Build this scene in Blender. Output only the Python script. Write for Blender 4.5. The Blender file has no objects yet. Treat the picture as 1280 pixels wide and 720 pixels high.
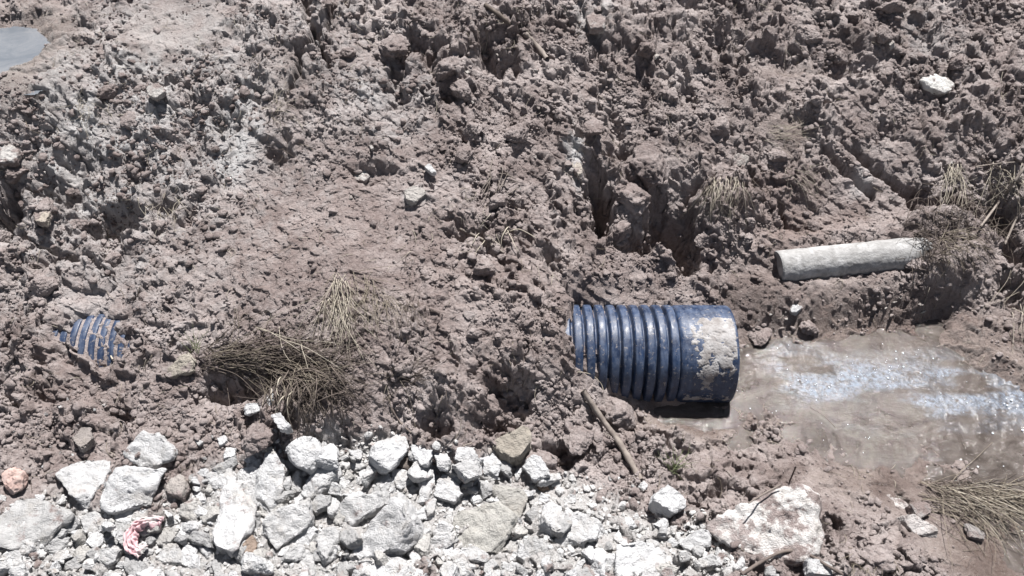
import bpy, bmesh, math, random
import numpy as np
from mathutils import Vector, Matrix
from mathutils.geometry import convex_hull_2d

random.seed(7)
RNG = np.random.default_rng(7)
SC = bpy.context.scene
COL = SC.collection

# ------------------------------------------------------------------ camera
CY, CZ, PITCH, FPX = -2.08, 2.55, math.radians(45), 985.0
cam_d = bpy.data.cameras.new('camera')
cam = bpy.data.objects.new('camera', cam_d)
COL.objects.link(cam)
cam.location = (0, CY, CZ)
cam.rotation_euler = (PITCH, 0, 0)
cam_d.sensor_width = 36
cam_d.lens = 36 * FPX / 1280
cam_d.clip_start = 0.05
cam_d.clip_end = 500
SC.camera = cam
SP, CP = math.sin(PITCH), math.cos(PITCH)


def rays(px, py):
    """direction in the world of the sight line through a photo pixel (1280 x 720)"""
    u = (np.asarray(px, float) - 640) / FPX
    v = -(np.asarray(py, float) - 360) / FPX
    return np.stack([u, SP + v * CP, -CP + v * SP], -1)


def at_z(px, py, z):
    d = rays(px, py)
    t = (z - CZ) / d[..., 2]
    return d[..., 0] * t, CY + d[..., 1] * t


# ------------------------------------------------------------------ noise
PERM = np.random.default_rng(11).permutation(4096).astype(np.int32)
PERM = np.concatenate([PERM, PERM, PERM])
GA = np.random.default_rng(12).random(4096) * 2 * np.pi
GX, GY = np.cos(GA), np.sin(GA)
R1 = np.random.default_rng(13).random((4096, 4))
G3 = np.random.default_rng(14).normal(size=(4096, 3))
G3 /= np.linalg.norm(G3, axis=1, keepdims=True)


def hsh(ix, iy, seed=0):
    return PERM[PERM[(ix + seed * 131) & 4095] + ((iy + seed * 37) & 4095)]


def perlin(x, y, seed=0):
    x0 = np.floor(x); y0 = np.floor(y)
    fx = x - x0; fy = y - y0
    ix = x0.astype(np.int32); iy = y0.astype(np.int32)
    u = fx * fx * fx * (fx * (fx * 6 - 15) + 10)
    v = fy * fy * fy * (fy * (fy * 6 - 15) + 10)
    def g(dx, dy):
        h = hsh(ix + dx, iy + dy, seed)
        return GX[h] * (fx - dx) + GY[h] * (fy - dy)
    a = g(0, 0); b = g(1, 0); c = g(0, 1); d = g(1, 1)
    return ((a + u * (b - a)) * (1 - v) + (c + u * (d - c)) * v) * 1.5


def fbm(x, y, seed=0, oct=4, gain=.5):
    s = 0; a = 1; n = 0
    for i in range(oct):
        s = s + a * perlin(x * 2 ** i, y * 2 ** i, seed + i); n += a; a *= gain
    return s / n


def perlin3(p, seed=0):
    i0 = np.floor(p).astype(np.int32); f = p - i0
    w = f * f * f * (f * (f * 6 - 15) + 10)
    r = 0
    for dx in (0, 1):
        for dy in (0, 1):
            for dz in (0, 1):
                h = PERM[hsh(i0[:, 0] + dx, i0[:, 1] + dy, seed) + ((i0[:, 2] + dz) & 4095)]
                g = G3[h]
                dot = g[:, 0] * (f[:, 0] - dx) + g[:, 1] * (f[:, 1] - dy) + g[:, 2] * (f[:, 2] - dz)
                wx = w[:, 0] if dx else 1 - w[:, 0]
                wy = w[:, 1] if dy else 1 - w[:, 1]
                wz = w[:, 2] if dz else 1 - w[:, 2]
                r = r + dot * wx * wy * wz
    return r * 1.4


def fbm3(p, seed=0, oct=3, gain=.5):
    s = 0; a = 1
    for i in range(oct):
        s = s + a * perlin3(p * 2 ** i, seed + i); a *= gain
    return s


def lumps(x, y, cell, seed, dens=.8, rmin=.35, rmax=.8, sharp=.6):
    """height field (in metres) of clods of many sizes strewn on a jittered grid"""
    X = x / cell; Y = y / cell
    ix = np.floor(X).astype(np.int32); iy = np.floor(Y).astype(np.int32)
    best = np.zeros_like(X)
    for dx in (-1, 0, 1):
        for dy in (-1, 0, 1):
            cx = ix + dx; cy = iy + dy
            h = hsh(cx, cy, seed)
            r = R1[h]; r2 = R1[(h * 7 + 91) & 4095]
            rad = rmin + (rmax - rmin) * r[:, 2] ** 2
            ux = X - (cx + .15 + .7 * r[:, 0]); uy = Y - (cy + .15 + .7 * r[:, 1])
            ca = np.cos(r2[:, 0] * 6.28); sa = np.sin(r2[:, 0] * 6.28)
            p = (ux * ca + uy * sa); q = (-ux * sa + uy * ca) * (1 + .7 * r2[:, 1])
            # rounded-polygon distance: angular clods
            d = (np.abs(p) ** 2.6 + np.abs(q) ** 2.6) ** (1 / 2.6)
            k = np.clip(1 - (d / rad) ** 2, 0, 1) ** sharp * rad
            tilt = 1 + .6 * (r2[:, 2] - .5) * p / rad + .6 * (r2[:, 3] - .5) * q / rad
            k = np.where(r[:, 3] < dens, k * tilt, 0)
            best = np.maximum(best, k)
    return best * cell


def sstep(a, b, x):
    t = np.clip((x - a) / (b - a), 0, 1)
    return t * t * (3 - 2 * t)


# ------------------------------------------------------------------ lie of the land
PTS = [
 (950,470,-.06),(1050,480,-.07),(1180,480,-.06),(1260,520,-.05),(1000,530,-.05),(1150,560,-.04),
 (915,425,.02),(1000,408,.025),(1100,392,.03),(1160,400,.03),(1230,438,.03),(1275,465,.02),
 (830,518,-.02),(890,535,-.02),(900,565,.01),(1000,580,.02),(1080,600,.015),(1150,610,.01),(1270,610,-.01),
 (1260,690,-.012),(1130,690,.05),(960,660,.08),(900,600,.05),(840,560,.03),(1050,640,.06),(1100,720,.06),(1200,680,.02),
 (0,720,.12),(200,720,.12),(400,720,.14),(600,720,.14),(800,720,.12),(950,720,.1),(0,640,.12),(100,620,.11),
 (300,620,.12),(500,620,.13),(700,640,.1),(820,620,.06),(300,560,.13),(500,560,.15),(650,580,.10),(100,560,.13),(0,560,.14),
 (0,480,.19),(110,490,.17),(200,480,.2),(330,500,.2),(450,500,.27),(560,500,.28),(640,500,.20),(700,530,.10),(760,530,.05),
 (698,462,.27),(650,430,.35),(685,400,.365),(692,430,.335),(620,380,.42),(550,400,.41),(450,420,.38),(350,400,.36),(250,400,.32),
 (60,430,.30),(30,440,.29),(180,430,.285),(120,380,.31),(120,430,.285),(0,400,.30),
 (735,366,.30),(800,370,.20),(900,380,.10),(950,400,.04),(980,354,.105),(1060,346,.115),(1150,337,.135),(1200,380,.08),(1275,420,.05),
 (750,320,.29),(850,320,.25),(950,290,.22),(1050,280,.22),(1150,270,.24),(1270,290,.21),
 (750,205,.50),(850,205,.47),(950,215,.40),(1050,200,.41),(1150,200,.41),(1270,200,.40),
 (640,100,.74),(800,100,.68),(950,100,.63),(1100,100,.62),(1270,100,.62),(640,0,.92),(900,0,.86),(1270,0,.82),
 (15,75,.775),(20,126,.795),(-40,126,.795),(84,72,.83),(20,30,.83),(50,250,.50),(150,275,.46),(250,250,.50),(340,200,.60),(50,180,.62),(150,150,.66),
 (300,150,.67),(200,40,.85),(100,0,.85),(400,100,.80),(400,0,.92),(500,250,.55),(420,300,.50),(300,330,.43),(150,330,.38),(20,330,.38),
 (600,300,.47),(600,230,.57),(500,160,.68),(700,280,.42)]
_p = np.array(PTS, float)
_cx, _cy = at_z(_p[:, 0], _p[:, 1], _p[:, 2])
CPT = np.stack([_cx, _cy], -1)


def _tps(d2):
    return d2 * np.log(d2 + 1e-9) * .5


_n = len(CPT)
_A = np.zeros((_n + 3, _n + 3))
_d2 = ((CPT[:, None] - CPT[None]) ** 2).sum(-1)
_A[:_n, :_n] = _tps(_d2) + np.eye(_n) * .004
_A[:_n, _n] = 1; _A[:_n, _n + 1:] = CPT
_A[_n, :_n] = 1; _A[_n + 1:, :_n] = CPT.T
_W = np.linalg.solve(_A, np.concatenate([_p[:, 2], np.zeros(3)]))


def z0(x, y):
    xx = np.clip(x, -2.7, 2.7); yy = np.clip(y, -1.25, 2.1)
    out = np.empty_like(xx)
    for s in range(0, len(xx), 100000):
        a = xx[s:s + 100000]; b = yy[s:s + 100000]
        acc = _W[_n] + _W[_n + 1] * a + _W[_n + 2] * b
        for i in range(_n):
            acc = acc + _W[i] * _tps((a - CPT[i, 0]) ** 2 + (b - CPT[i, 1]) ** 2)
        out[s:s + 100000] = acc
    return out


def march(fun, px, py, zlift=0.0):
    """first meeting of the sight lines with a height function"""
    d = rays(px, py); n = len(d)
    t = np.full(n, 1.2 / .9); done = np.zeros(n, bool); lo = t.copy()
    for k in range(420):
        x = d[:, 0] * t; y = CY + d[:, 1] * t; z = CZ + d[:, 2] * t
        hit = (z <= fun(x, y) + zlift)
        done |= hit
        if done.all(): break
        lo = np.where(done, lo, t)
        t = np.where(done, t, t + .012)
    hi = t.copy()
    for k in range(6):
        m = (lo + hi) / 2
        below = (CZ + d[:, 2] * m) <= fun(d[:, 0] * m, CY + d[:, 1] * m) + zlift
        hi = np.where(below, m, hi); lo = np.where(below, lo, m)
    return d[:, 0] * hi, CY + d[:, 1] * hi, CZ + d[:, 2] * hi


class Raster:
    """a height function sampled once on a 1 cm lattice"""
    def __init__(s, fun, step=.01, x0=-3.2, x1=3.2, y0=-1.5, y1=2.6):
        s.x0, s.y0, s.st = x0, y0, step
        gx = np.arange(x0, x1, step); gy = np.arange(y0, y1, step)
        X, Y = np.meshgrid(gx, gy)
        s.z = fun(X.ravel(), Y.ravel()).reshape(X.shape)
    def __call__(s, x, y):
        u = np.clip((np.asarray(x) - s.x0) / s.st, 0, s.z.shape[1] - 1.01); v = np.clip((np.asarray(y) - s.y0) / s.st, 0, s.z.shape[0] - 1.01)
        i = u.astype(int); j = v.astype(int); fu = u - i; fv = v - j
        return (s.z[j, i] * (1 - fu) + s.z[j, i + 1] * fu) * (1 - fv) + (s.z[j + 1, i] * (1 - fu) + s.z[j + 1, i + 1] * fu) * fv


R0 = Raster(z0, .02)

# pits: px, py, half width px, half height px, depth, angle
PITS = [(747,226,14,15,.20,6),(753,258,14,18,.22,0),(832,262,20,17,.28,-10),(858,292,24,24,.32,0),(806,300,30,10,.20,14),(775,190,20,8,.08,0),(8,262,18,20,.22,0),(140,272,36,12,.2,-12),(205,258,20,9,.08,0),
 (396,48,7,40,.12,-18),(514,58,14,9,.11,0),(540,72,13,9,.12,15),(608,73,12,8,.09,0),(632,84,15,7,.10,10),(552,545,14,8,.16,0),(622,478,14,8,.10,20),(652,490,17,8,.11,-10),(640,506,20,6,.08,0),(705,574,16,10,.09,0),
 (1190,282,36,13,.13,0),(1264,300,14,50,.16,10),(1172,388,16,26,.10,-35),(770,150,10,12,.07,0),(925,62,34,9,.06,0),(1045,84,26,8,.06,0),
 (1182,142,12,8,.06,0),(590,292,24,6,.08,25),(305,484,56,10,.16,4),(1028,452,1,1,0,0),(495,95,14,20,.08,0),(580,175,10,8,.05,0),
 (865,235,24,12,.1,0),(1262,365,12,14,.10,0),(850,8,24,8,.06,0),(1245,20,26,10,.06,0),(720,160,9,9,.06,0),
 (350,195,14,10,.08,0),(240,265,10,20,.06,-20),(615,530,26,12,.09,10),(540,530,10,20,.08,-30),(985,320,0.1,0.1,0,0),(45,450,8,8,.05,0),
 (78,510,12,8,.05,0),(90,330,40,5,.05,5),(665,300,26,8,.06,30),(1110,165,20,6,.05,0),(990,70,30,9,.06,0),(940,130,14,7,.05,0),
 (470,215,30,8,.05,0),(285,150,14,8,.05,10),(320,120,12,9,.05,0),(210,110,10,7,.05,0),(70,240,30,12,.10,0),(100,205,25,9,.05,0),
 (640,258,14,8,.06,0),(690,330,9,7,.05,0),(560,120,10,8,.05,0),(860,120,12,8,.06,0),(1035,130,12,6,.05,0),(1150,255,12,10,.08,0),
 (900,545,1,1,0,0),(1040,660,10,16,.06,0),(885,625,30,7,.07,40),(1125,620,8,10,.05,0),(150,520,20,7,.06,0),(60,495,12,6,.05,0)]
# grooves: px polyline, half width (m), depth
GROOVES = [([(1030,190),(1060,212),(1090,240)],.020,.09),([(1068,183),(1100,212),(1145,250)],.020,.10),([(1050,178),(1075,196)],.008,.03),
 ([(972,258),(982,285),(1012,302)],.016,.08),([(380,0),(392,40),(412,84)],.018,.08),([(560,275),(600,302),(640,335)],.012,.05),
 ([(600,8),(640,42),(684,82)],.010,.03),([(430,540),(440,560)],.01,.03),([(940,232),(950,260)],.01,.04),([(30,300),(80,325),(140,345)],.012,.04)]
# calm patches: px, py, rx, ry, how calm
CALM = [(400,290,190,108,.93),(470,125,70,30,.6),(215,35,80,32,.75),(1090,215,66,38,.95),(1160,600,150,60,.55),(1240,690,80,40,.8),
 (960,570,60,25,.5),(852,522,72,20,.95),(120,385,60,25,.5),(560,430,110,70,.35),(1000,110,60,12,.5),(985,165,40,10,.6),(110,90,80,30,.15),(360,90,40,18,.5),
 (1020,240,40,30,.45),(860,180,60,16,.5),(350,620,420,70,.55),(1050,320,90,25,.4),(300,430,120,40,.3),(640,190,40,40,.35),(720,410,50,50,.5)]
PALE = [(300,165,38,45,.95),(300,200,40,14,.8),(110,160,34,26,.85),(8,190,18,14,.9),(470,120,75,28,.55),(215,35,90,36,.5),(150,170,210,120,.62),
 (60,130,80,50,.6),(520,245,20,9,.5),(110,372,30,18,.35),(1165,50,60,24,.3),(350,640,380,80,.3),(740,25,20,16,.6),(1085,222,16,10,.5),(720,195,8,26,.7),(230,60,240,60,.5)]
WARM = [(985,282,70,30,.7),(1050,268,60,14,.6),(330,300,160,60,.5),(140,590,60,30,.4),(20,340,60,30,.45),(300,545,60,20,.5),(1100,420,120,20,.5),(560,350,130,60,.3),(90,490,90,40,.4),(120,60,30,8,.6)]
GRIT = [(150,690,260,62,1.),(420,650,260,85,1.),(640,660,180,78,1.),(800,685,110,45,1.),(880,700,60,25,.8),(60,660,80,50,.8),(480,575,70,25,.8)]
WET = [(1090,480,240,80,1.),(1240,690,90,50,1.),(1130,600,160,40,.8),(880,530,95,30,.9),(15,75,80,52,1.),(215,35,70,24,.35),(985,165,40,9,.7),(1000,92,50,7,.5),(360,92,35,14,.35)]


def place_blobs(L):
    out = []
    a = np.array([(b[0], b[1]) for b in L], float)
    x, y, z = march(R0, a[:, 0], a[:, 1])
    for i, b in enumerate(L):
        dist = (CZ - z[i]) / -rays(b[0], b[1])[2]
        s = dist / FPX
        dep = math.atan2(CZ - z[i], y[i] - CY)
        out.append((x[i], y[i], max(b[2] * s, .004), max(b[3] * s / max(math.sin(dep), .3), .004)) + tuple(b[4:]))
    return out


PITS = place_blobs(PITS); CALM = place_blobs(CALM); PALE = place_blobs(PALE); WARM = place_blobs(WARM); GRIT = place_blobs(GRIT); WET = place_blobs(WET); PAN = place_blobs([(2, 70, 52, 36, 1.), (-60, 74, 80, 40, 1.)])


def blobs(x, y, L, power=2.0):
    m = np.zeros_like(x)
    for b in L:
        q = ((x - b[0]) / b[2]) ** 2 + ((y - b[1]) / b[3]) ** 2
        m = np.maximum(m, b[4] * np.exp(-q ** (power / 2) * .8))
    return m


_gr = []
for pl, w, dpt in GROOVES:
    a = np.array(pl, float); gx, gy, gz = march(R0, a[:, 0], a[:, 1])
    for i in range(len(pl) - 1):
        _gr.append((gx[i], gy[i], gx[i + 1], gy[i + 1], w, dpt))
CP0, CP1 = (1.16, .425, .170), (1.83, .495, .198)
PIPE_H, PIPE_R = .09, .2
HOLE = (-1.625, -.078, .135, .10)       # where the buried pipe shows


def masks(x, y):
    wx = x + .05 * perlin(x * 7, y * 7, 90); wy = y + .05 * perlin(x * 7, y * 7, 91)
    n = fbm(x * 9, y * 9, 92, 3)
    wx2 = wx + .02 * perlin(x * 25, y * 25, 93); wy2 = wy + .02 * perlin(x * 25, y * 25, 94)
    pale = np.clip(blobs(wx2, wy2, PALE) * (1 + .8 * n), 0, 1)
    return dict(calm=np.clip(blobs(wx, wy, CALM, 3), 0, 1), pale=pale, warm=np.clip(blobs(wx, wy, WARM) * (1 + .5 * n), 0, 1),
                grit=np.clip(sstep(.3, .7, np.maximum(blobs(wx, wy, GRIT, 3), sstep(-.98, -1.1, wy) * sstep(.9, .7, wx)) + .25 * n), 0, 1), wet=np.clip(blobs(wx, wy, WET, 3), 0, 1))


def height(x, y):
    """the finished ground"""
    m = masks(x, y)
    z = z0(x, y)
    rough = (1 - m['calm']) * (1 - .7 * m['wet'])
    wx = x + .016 * perlin(x * 18, y * 18, 20) + .006 * perlin(x * 60, y * 60, 21)
    wy = y + .016 * perlin(x * 18, y * 18, 22) + .006 * perlin(x * 60, y * 60, 23)
    # undulation and torn shelves
    z = z + .035 * rough * fbm(x * 3.2, y * 3.2, 1, 2) + .02 * fbm(x * 1.6, y * 1.6, 5, 2) * (1 - m['wet'])
    t = fbm(wx * 5, wy * 5, 7, 3)
    z = z + rough * .035 * sstep(-.06, .06, t) - rough * .03 * sstep(.16, .2, t + .3 * fbm(x * 14, y * 14, 8, 2))
    # smears where the bucket dragged
    sm = m['calm'] * (1 - m['wet'])
    z = z + .010 * sm * fbm(x * 5 + y * 9, (y - .5 * x) * 26, 16, 3) + .016 * sm * fbm(x * 5, y * 5, 17, 2)
    # clods of falling size, in drifts
    var = sstep(-.25, .3, fbm(x * 1.9, y * 1.9, 30, 2))
    v2 = sstep(-.15, .2, fbm(x * 3.7, y * 3.7, 34, 3)); v3 = sstep(-.2, .2, fbm(x * 6, y * 6, 37, 3))
    amp = rough * (.2 + .8 * var)
    gr = m['grit']
    jag = 1 + .6 * fbm(x * 55, y * 55, 48, 2)
    w2x = x + .03 * perlin(x * 11, y * 11, 24) + .010 * perlin(x * 45, y * 45, 25); w2y = y + .03 * perlin(x * 11, y * 11, 26) + .010 * perlin(x * 45, y * 45, 27)
    z = z + .40 * amp * lumps(w2x, w2y, .30, 12, .5, .3, .8, .32) * (.8 + .2 * jag) * (1 - gr)
    z = z + .45 * amp * (.25 + .75 * v2) * lumps(wx, wy, .15, 2, .5, .3, .85, .46) * jag * (1 - gr)
    z = z + .52 * amp * (.1 + .9 * v3) * lumps(wx, wy, .075, 3, .6, .3, .85, .55) * jag * (1 - .5 * gr)
    z = z + .52 * (.04 + .96 * amp * (.15 + .85 * v2)) * lumps(wx, wy, .036, 4, .65, .3, .85, .5) * (1 - .7 * m['wet']) * jag
    z = z + .5 * (.10 + .9 * amp * v3) * lumps(x, y, .018, 6, .65, .3, .85, .55) * (1 - .85 * m['wet'])
    z = z + (.012 * (.12 + .88 * rough) * fbm(x * 34, y * 34, 9, 4, .6) + .0035 * fbm(x * 150, y * 150, 14, 2, .7)) * (1 - .75 * m['wet'])
    z = z - .022 * gr
    # the puddle on the bank lies in a smooth pan
    pn = np.clip(blobs(wx, wy, PAN, 4), 0, 1); pn = sstep(.08, .85, pn)
    z = z * (1 - pn) + (.764 + .004 * fbm(x * 9, y * 9, 33, 2)) * pn
    # pits and cracks
    ex = x + .030 * perlin(x * 12, y * 12, 40) + .012 * perlin(x * 40, y * 40, 41)
    ey = y + .030 * perlin(x * 12, y * 12, 42) + .012 * perlin(x * 40, y * 40, 43)
    for b in PITS:
        c, s = math.cos(math.radians(b[5])), math.sin(math.radians(b[5]))
        p = (ex - b[0]) * c + (ey - b[1]) * s; q = -(ex - b[0]) * s + (ey - b[1]) * c
        r = ((p / b[2]) ** 2 + (q / b[3]) ** 2)
        near = r < 4
        if near.any():
            z[near] -= b[4] * np.exp(-r[near] ** 1.7)
    for (ax, ay, bx, by, w, dpt) in _gr:
        l2 = (bx - ax) ** 2 + (by - ay) ** 2
        tt = np.clip(((ex - ax) * (bx - ax) + (ey - ay) * (by - ay)) / l2, 0, 1)
        dd = np.hypot((x * .6 + ex * .4) - (ax + tt * (bx - ax)), (y * .6 + ey * .4) - (ay + tt * (by - ay)))
        z = z - dpt * np.exp(-(dd / w) ** 4)
    # the hole over the buried pipe
    hq = ((ex - HOLE[0]) / HOLE[2]) ** 2 + ((ey - HOLE[1]) / HOLE[3]) ** 2
    z = z - .10 * np.exp(-hq ** 2)
    # the concrete pipe lies bedded in the ledge
    tt = np.clip((x - CP0[0]) / (CP1[0] - CP0[0]), -.05, 1.15)
    ay = CP0[1] + tt * (CP1[1] - CP0[1]); az = CP0[2] + tt * (CP1[2] - CP0[2])
    dd = np.hypot(x - (CP0[0] + tt * (CP1[0] - CP0[0])), y - ay)
    wgt = sstep(.26, .10, dd)
    bed = az - .018 + .09 * sstep(-.02, .11, y - ay) + .085 * sstep(.84, 1.0, tt + .25 * (ex - x) / .03 * .1) + .02 * fbm(x * 14, y * 14, 65, 3) + .55 * lumps(wx, wy, .04, 67, .7)
    z = z * (1 - wgt) + bed * wgt
    # mud does not pass through the open pipe: it was pressed down round it
    hull = PIPE_H + np.sqrt(np.clip(PIPE_R ** 2 - y * y, 0, 1)) - .035
    body = (x > .215 + .04 * perlin(x * 9, y * 9, 60)) & (x < .93) & (y > -.195) & (y < .155)
    z = np.where(body & (x < .76), np.minimum(z, np.where(y > -.12, hull, hull + .02)), z)
    z = np.where(body & (x >= .76), np.minimum(z, np.minimum(hull, -.03 + .02 * perlin(x * 12, y * 12, 61))), z)
    back = .195 + np.maximum(y - .13, 0) * 1.1 + .012 * fbm(x * 16, y * 16, 62, 3) + np.maximum(.30 - x, 0) * 1.5
    z = np.where((x > .15) & (x < 1.0) & (y >= .13) & (y < .5), np.minimum(z, np.maximum(back, -.1)), z)
    left = (np.abs(y) < .15) & (x > -2.4) & (x < -1.25)
    return z
# ------------------------------------------------------------------ materials
def mat(name):
    m = bpy.data.materials.new(name); m.use_nodes = True
    nt = m.node_tree; nt.nodes.clear()
    out = nt.nodes.new('ShaderNodeOutputMaterial')
    b = nt.nodes.new('ShaderNodeBsdfPrincipled')
    nt.links.new(b.outputs[0], out.inputs['Surface'])
    return m, nt, b, out


def N(nt, typ, **kw):
    n = nt.nodes.new(typ)
    for k, v in kw.items():
        if k.startswith('i_'):
            n.inputs[k[2:].replace('_', ' ')].default_value = v
        else:
            setattr(n, k, v)
    return n


def L(nt, a, b):
    nt.links.new(a, b)


def noise(nt, scale, detail=4, rough=.55, vec=None, dist=0):
    n = N(nt, 'ShaderNodeTexNoise'); n.inputs['Scale'].default_value = scale
    n.inputs['Detail'].default_value = detail; n.inputs['Roughness'].default_value = rough; n.inputs['Distortion'].default_value = dist
    if vec is not None: L(nt, vec, n.inputs['Vector'])
    return n.outputs['Fac']


def ramp(nt, fac, stops):
    r = N(nt, 'ShaderNodeValToRGB')
    e = r.color_ramp.elements
    while len(e) < len(stops): e.new(.5)
    for i, (p, c) in enumerate(stops):
        e[i].position = p; e[i].color = (c, c, c, 1) if isinstance(c, (int, float)) else (*c, 1)
    L(nt, fac, r.inputs[0])
    return r.outputs[0]


def mix(nt, fac, a, b, mode='MIX'):
    m = N(nt, 'ShaderNodeMix', data_type='RGBA', blend_type=mode)
    for s, v in ((0, fac), (6, a), (7, b)):
        if isinstance(v, (int, float)): m.inputs[s].default_value = v
        elif isinstance(v, tuple): m.inputs[s].default_value = (*v, 1)
        else: L(nt, v, m.inputs[s])
    return m.outputs[2]


def mth(nt, op, a, b=0.0, clamp=False):
    m = N(nt, 'ShaderNodeMath', operation=op, use_clamp=clamp)
    for s, v in ((0, a), (1, b)):
        if isinstance(v, (int, float)): m.inputs[s].default_value = v
        else: L(nt, v, m.inputs[s])
    return m.outputs[0]


def attr(nt, name):
    return N(nt, 'ShaderNodeAttribute', attribute_name=name).outputs['Fac']


def pos(nt):
    return N(nt, 'ShaderNodeTexCoord').outputs['Object']


def bump(nt, h, strength, dist, b):
    n = N(nt, 'ShaderNodeBump'); n.inputs['Strength'].default_value = strength; n.inputs['Distance'].default_value = dist
    L(nt, h, n.inputs['Height']); L(nt, n.outputs[0], b.inputs['Normal'])
    return n


MUD_A, MUD_B, MUD_C = (.090, .067, .061), (.184, .147, .138), (.345, .302, .290)


def mud_colour(nt, p):
    a = noise(nt, 4.5, 6, .62, p, .3); c = noise(nt, 70, 4, .6, p); d = noise(nt, 420, 2, .6, p)
    f = mth(nt, 'ADD', mth(nt, 'MULTIPLY', a, .62), mth(nt, 'ADD', mth(nt, 'MULTIPLY', c, .24), mth(nt, 'MULTIPLY', d, .24)))
    r = N(nt, 'ShaderNodeValToRGB'); e = r.color_ramp.elements; e.new(.5)
    for i, (q, col) in enumerate(((.36, MUD_A), (.5, MUD_B), (.66, MUD_C))):
        e[i].position = q; e[i].color = (*col, 1)
    L(nt, f, r.inputs[0])
    return r.outputs[0]


def make_mud(name, masked):
    m, nt, b, out = mat(name)
    p = pos(nt) if masked else N(nt, 'ShaderNodeNewGeometry').outputs['Position']
    col = mud_colour(nt, p)
    # grains of lime and straw crumbs caught in the mud
    v = N(nt, 'ShaderNodeTexVoronoi', feature='F1'); v.inputs['Scale'].default_value = 95; L(nt, p, v.inputs['Vector'])
    sep = N(nt, 'ShaderNodeSeparateColor'); L(nt, v.outputs['Color'], sep.inputs[0])
    grain = mth(nt, 'MULTIPLY', mth(nt, 'LESS_THAN', v.outputs['Distance'], .22), mth(nt, 'GREATER_THAN', sep.outputs[0], .9))
    col = mix(nt, mth(nt, 'MULTIPLY', grain, .55), col, (.40, .375, .35))
    if masked:
        col = mix(nt, mth(nt, 'MULTIPLY', attr(nt, 'warm'), .6), col, (.195, .140, .122))
        palec = mix(nt, noise(nt, 45, 5, .65, p), (.30, .29, .285), (.48, .475, .475))
        pf = ramp(nt, mth(nt, 'ADD', attr(nt, 'pale'), mth(nt, 'SUBTRACT', noise(nt, 22, 5, .65, p), .5)), [(.12, 0.), (.95, .95)])
        col = mix(nt, pf, col, palec)
        gritc = mix(nt, ramp(nt, noise(nt, 160, 4, .7, p), [(.38, 0.), (.6, 1.)]), (.29, .28, .27), (.45, .445, .44))
        col = mix(nt, mth(nt, 'MULTIPLY', attr(nt, 'grit'), ramp(nt, noise(nt, 14, 5, .6, p), [(.3, .55), (.6, 1.)])), col, gritc)
        wetf = attr(nt, 'wet')
        col = mix(nt, wetf, col, mix(nt, 1., col, (.66, .62, .57), 'MULTIPLY'))
        ro = mth(nt, 'SUBTRACT', ramp(nt, noise(nt, 30, 4, .6, p), [(.35, .5), (.65, .85)]), mth(nt, 'MULTIPLY', wetf, .34))
    else:
        ro = ramp(nt, noise(nt, 30, 4, .6, p), [(.35, .5), (.65, .85)])
    L(nt, col, b.inputs['Base Color']); L(nt, ro, b.inputs['Roughness'])
    b.inputs['Specular IOR Level'].default_value = .5
    h = mth(nt, 'ADD', noise(nt, 330, 4, .7, p), mth(nt, 'MULTIPLY', noise(nt, 110, 4, .65, p), 1.6))
    bump(nt, h, .8, .009, b)
    return m


MUD = make_mud('churned_mud', True)
CLOD = make_mud('clod_mud', False)


def make_stone():
    m, nt, b, out = mat('broken_limestone')
    p = pos(nt)
    oi = N(nt, 'ShaderNodeObjectInfo')
    mp = N(nt, 'ShaderNodeVectorMath', operation='ADD'); L(nt, p, mp.inputs[0])
    cb = N(nt, 'ShaderNodeCombineXYZ'); L(nt, mth(nt, 'MULTIPLY', oi.outputs['Random'], 37.), cb.inputs[0]); L(nt, cb.outputs[0], mp.inputs[1])
    p = mp.outputs[0]
    base = oi.outputs['Color']
    n1 = ramp(nt, noise(nt, 16, 6, .65, p), [(.3, .74), (.62, 1.06)])
    col = mix(nt, 1., base, n1, 'MULTIPLY')
    st = ramp(nt, noise(nt, 9, 5, .7, p, .6), [(.52, 0.), (.68, 1.)])
    col = mix(nt, mth(nt, 'MULTIPLY', st, .38), col, (.27, .235, .195))
    spk = ramp(nt, noise(nt, 190, 3, .7, p), [(.62, 0.), (.72, 1.)])
    col = mix(nt, mth(nt, 'MULTIPLY', spk, .3), col, (.20, .18, .165))
    mud = mth(nt, 'MULTIPLY', oi.outputs['Alpha'], 1.)
    thr = mth(nt, 'ADD', noise(nt, 13, 5, .65, p), mth(nt, 'SUBTRACT', .5, mud))
    mf = ramp(nt, thr, [(.50, 1.), (.58, 0.)])
    col = mix(nt, mf, col, mud_colour(nt, p))
    L(nt, col, b.inputs['Base Color']); b.inputs['Roughness'].default_value = .85
    b.inputs['Specular IOR Level'].default_value = .3
    h = mth(nt, 'ADD', noise(nt, 220, 4, .65, p), mth(nt, 'MULTIPLY', noise(nt, 55, 5, .6, p), 2.2))
    bump(nt, h, .8, .008, b)
    return m


STONE = make_stone()


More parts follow.
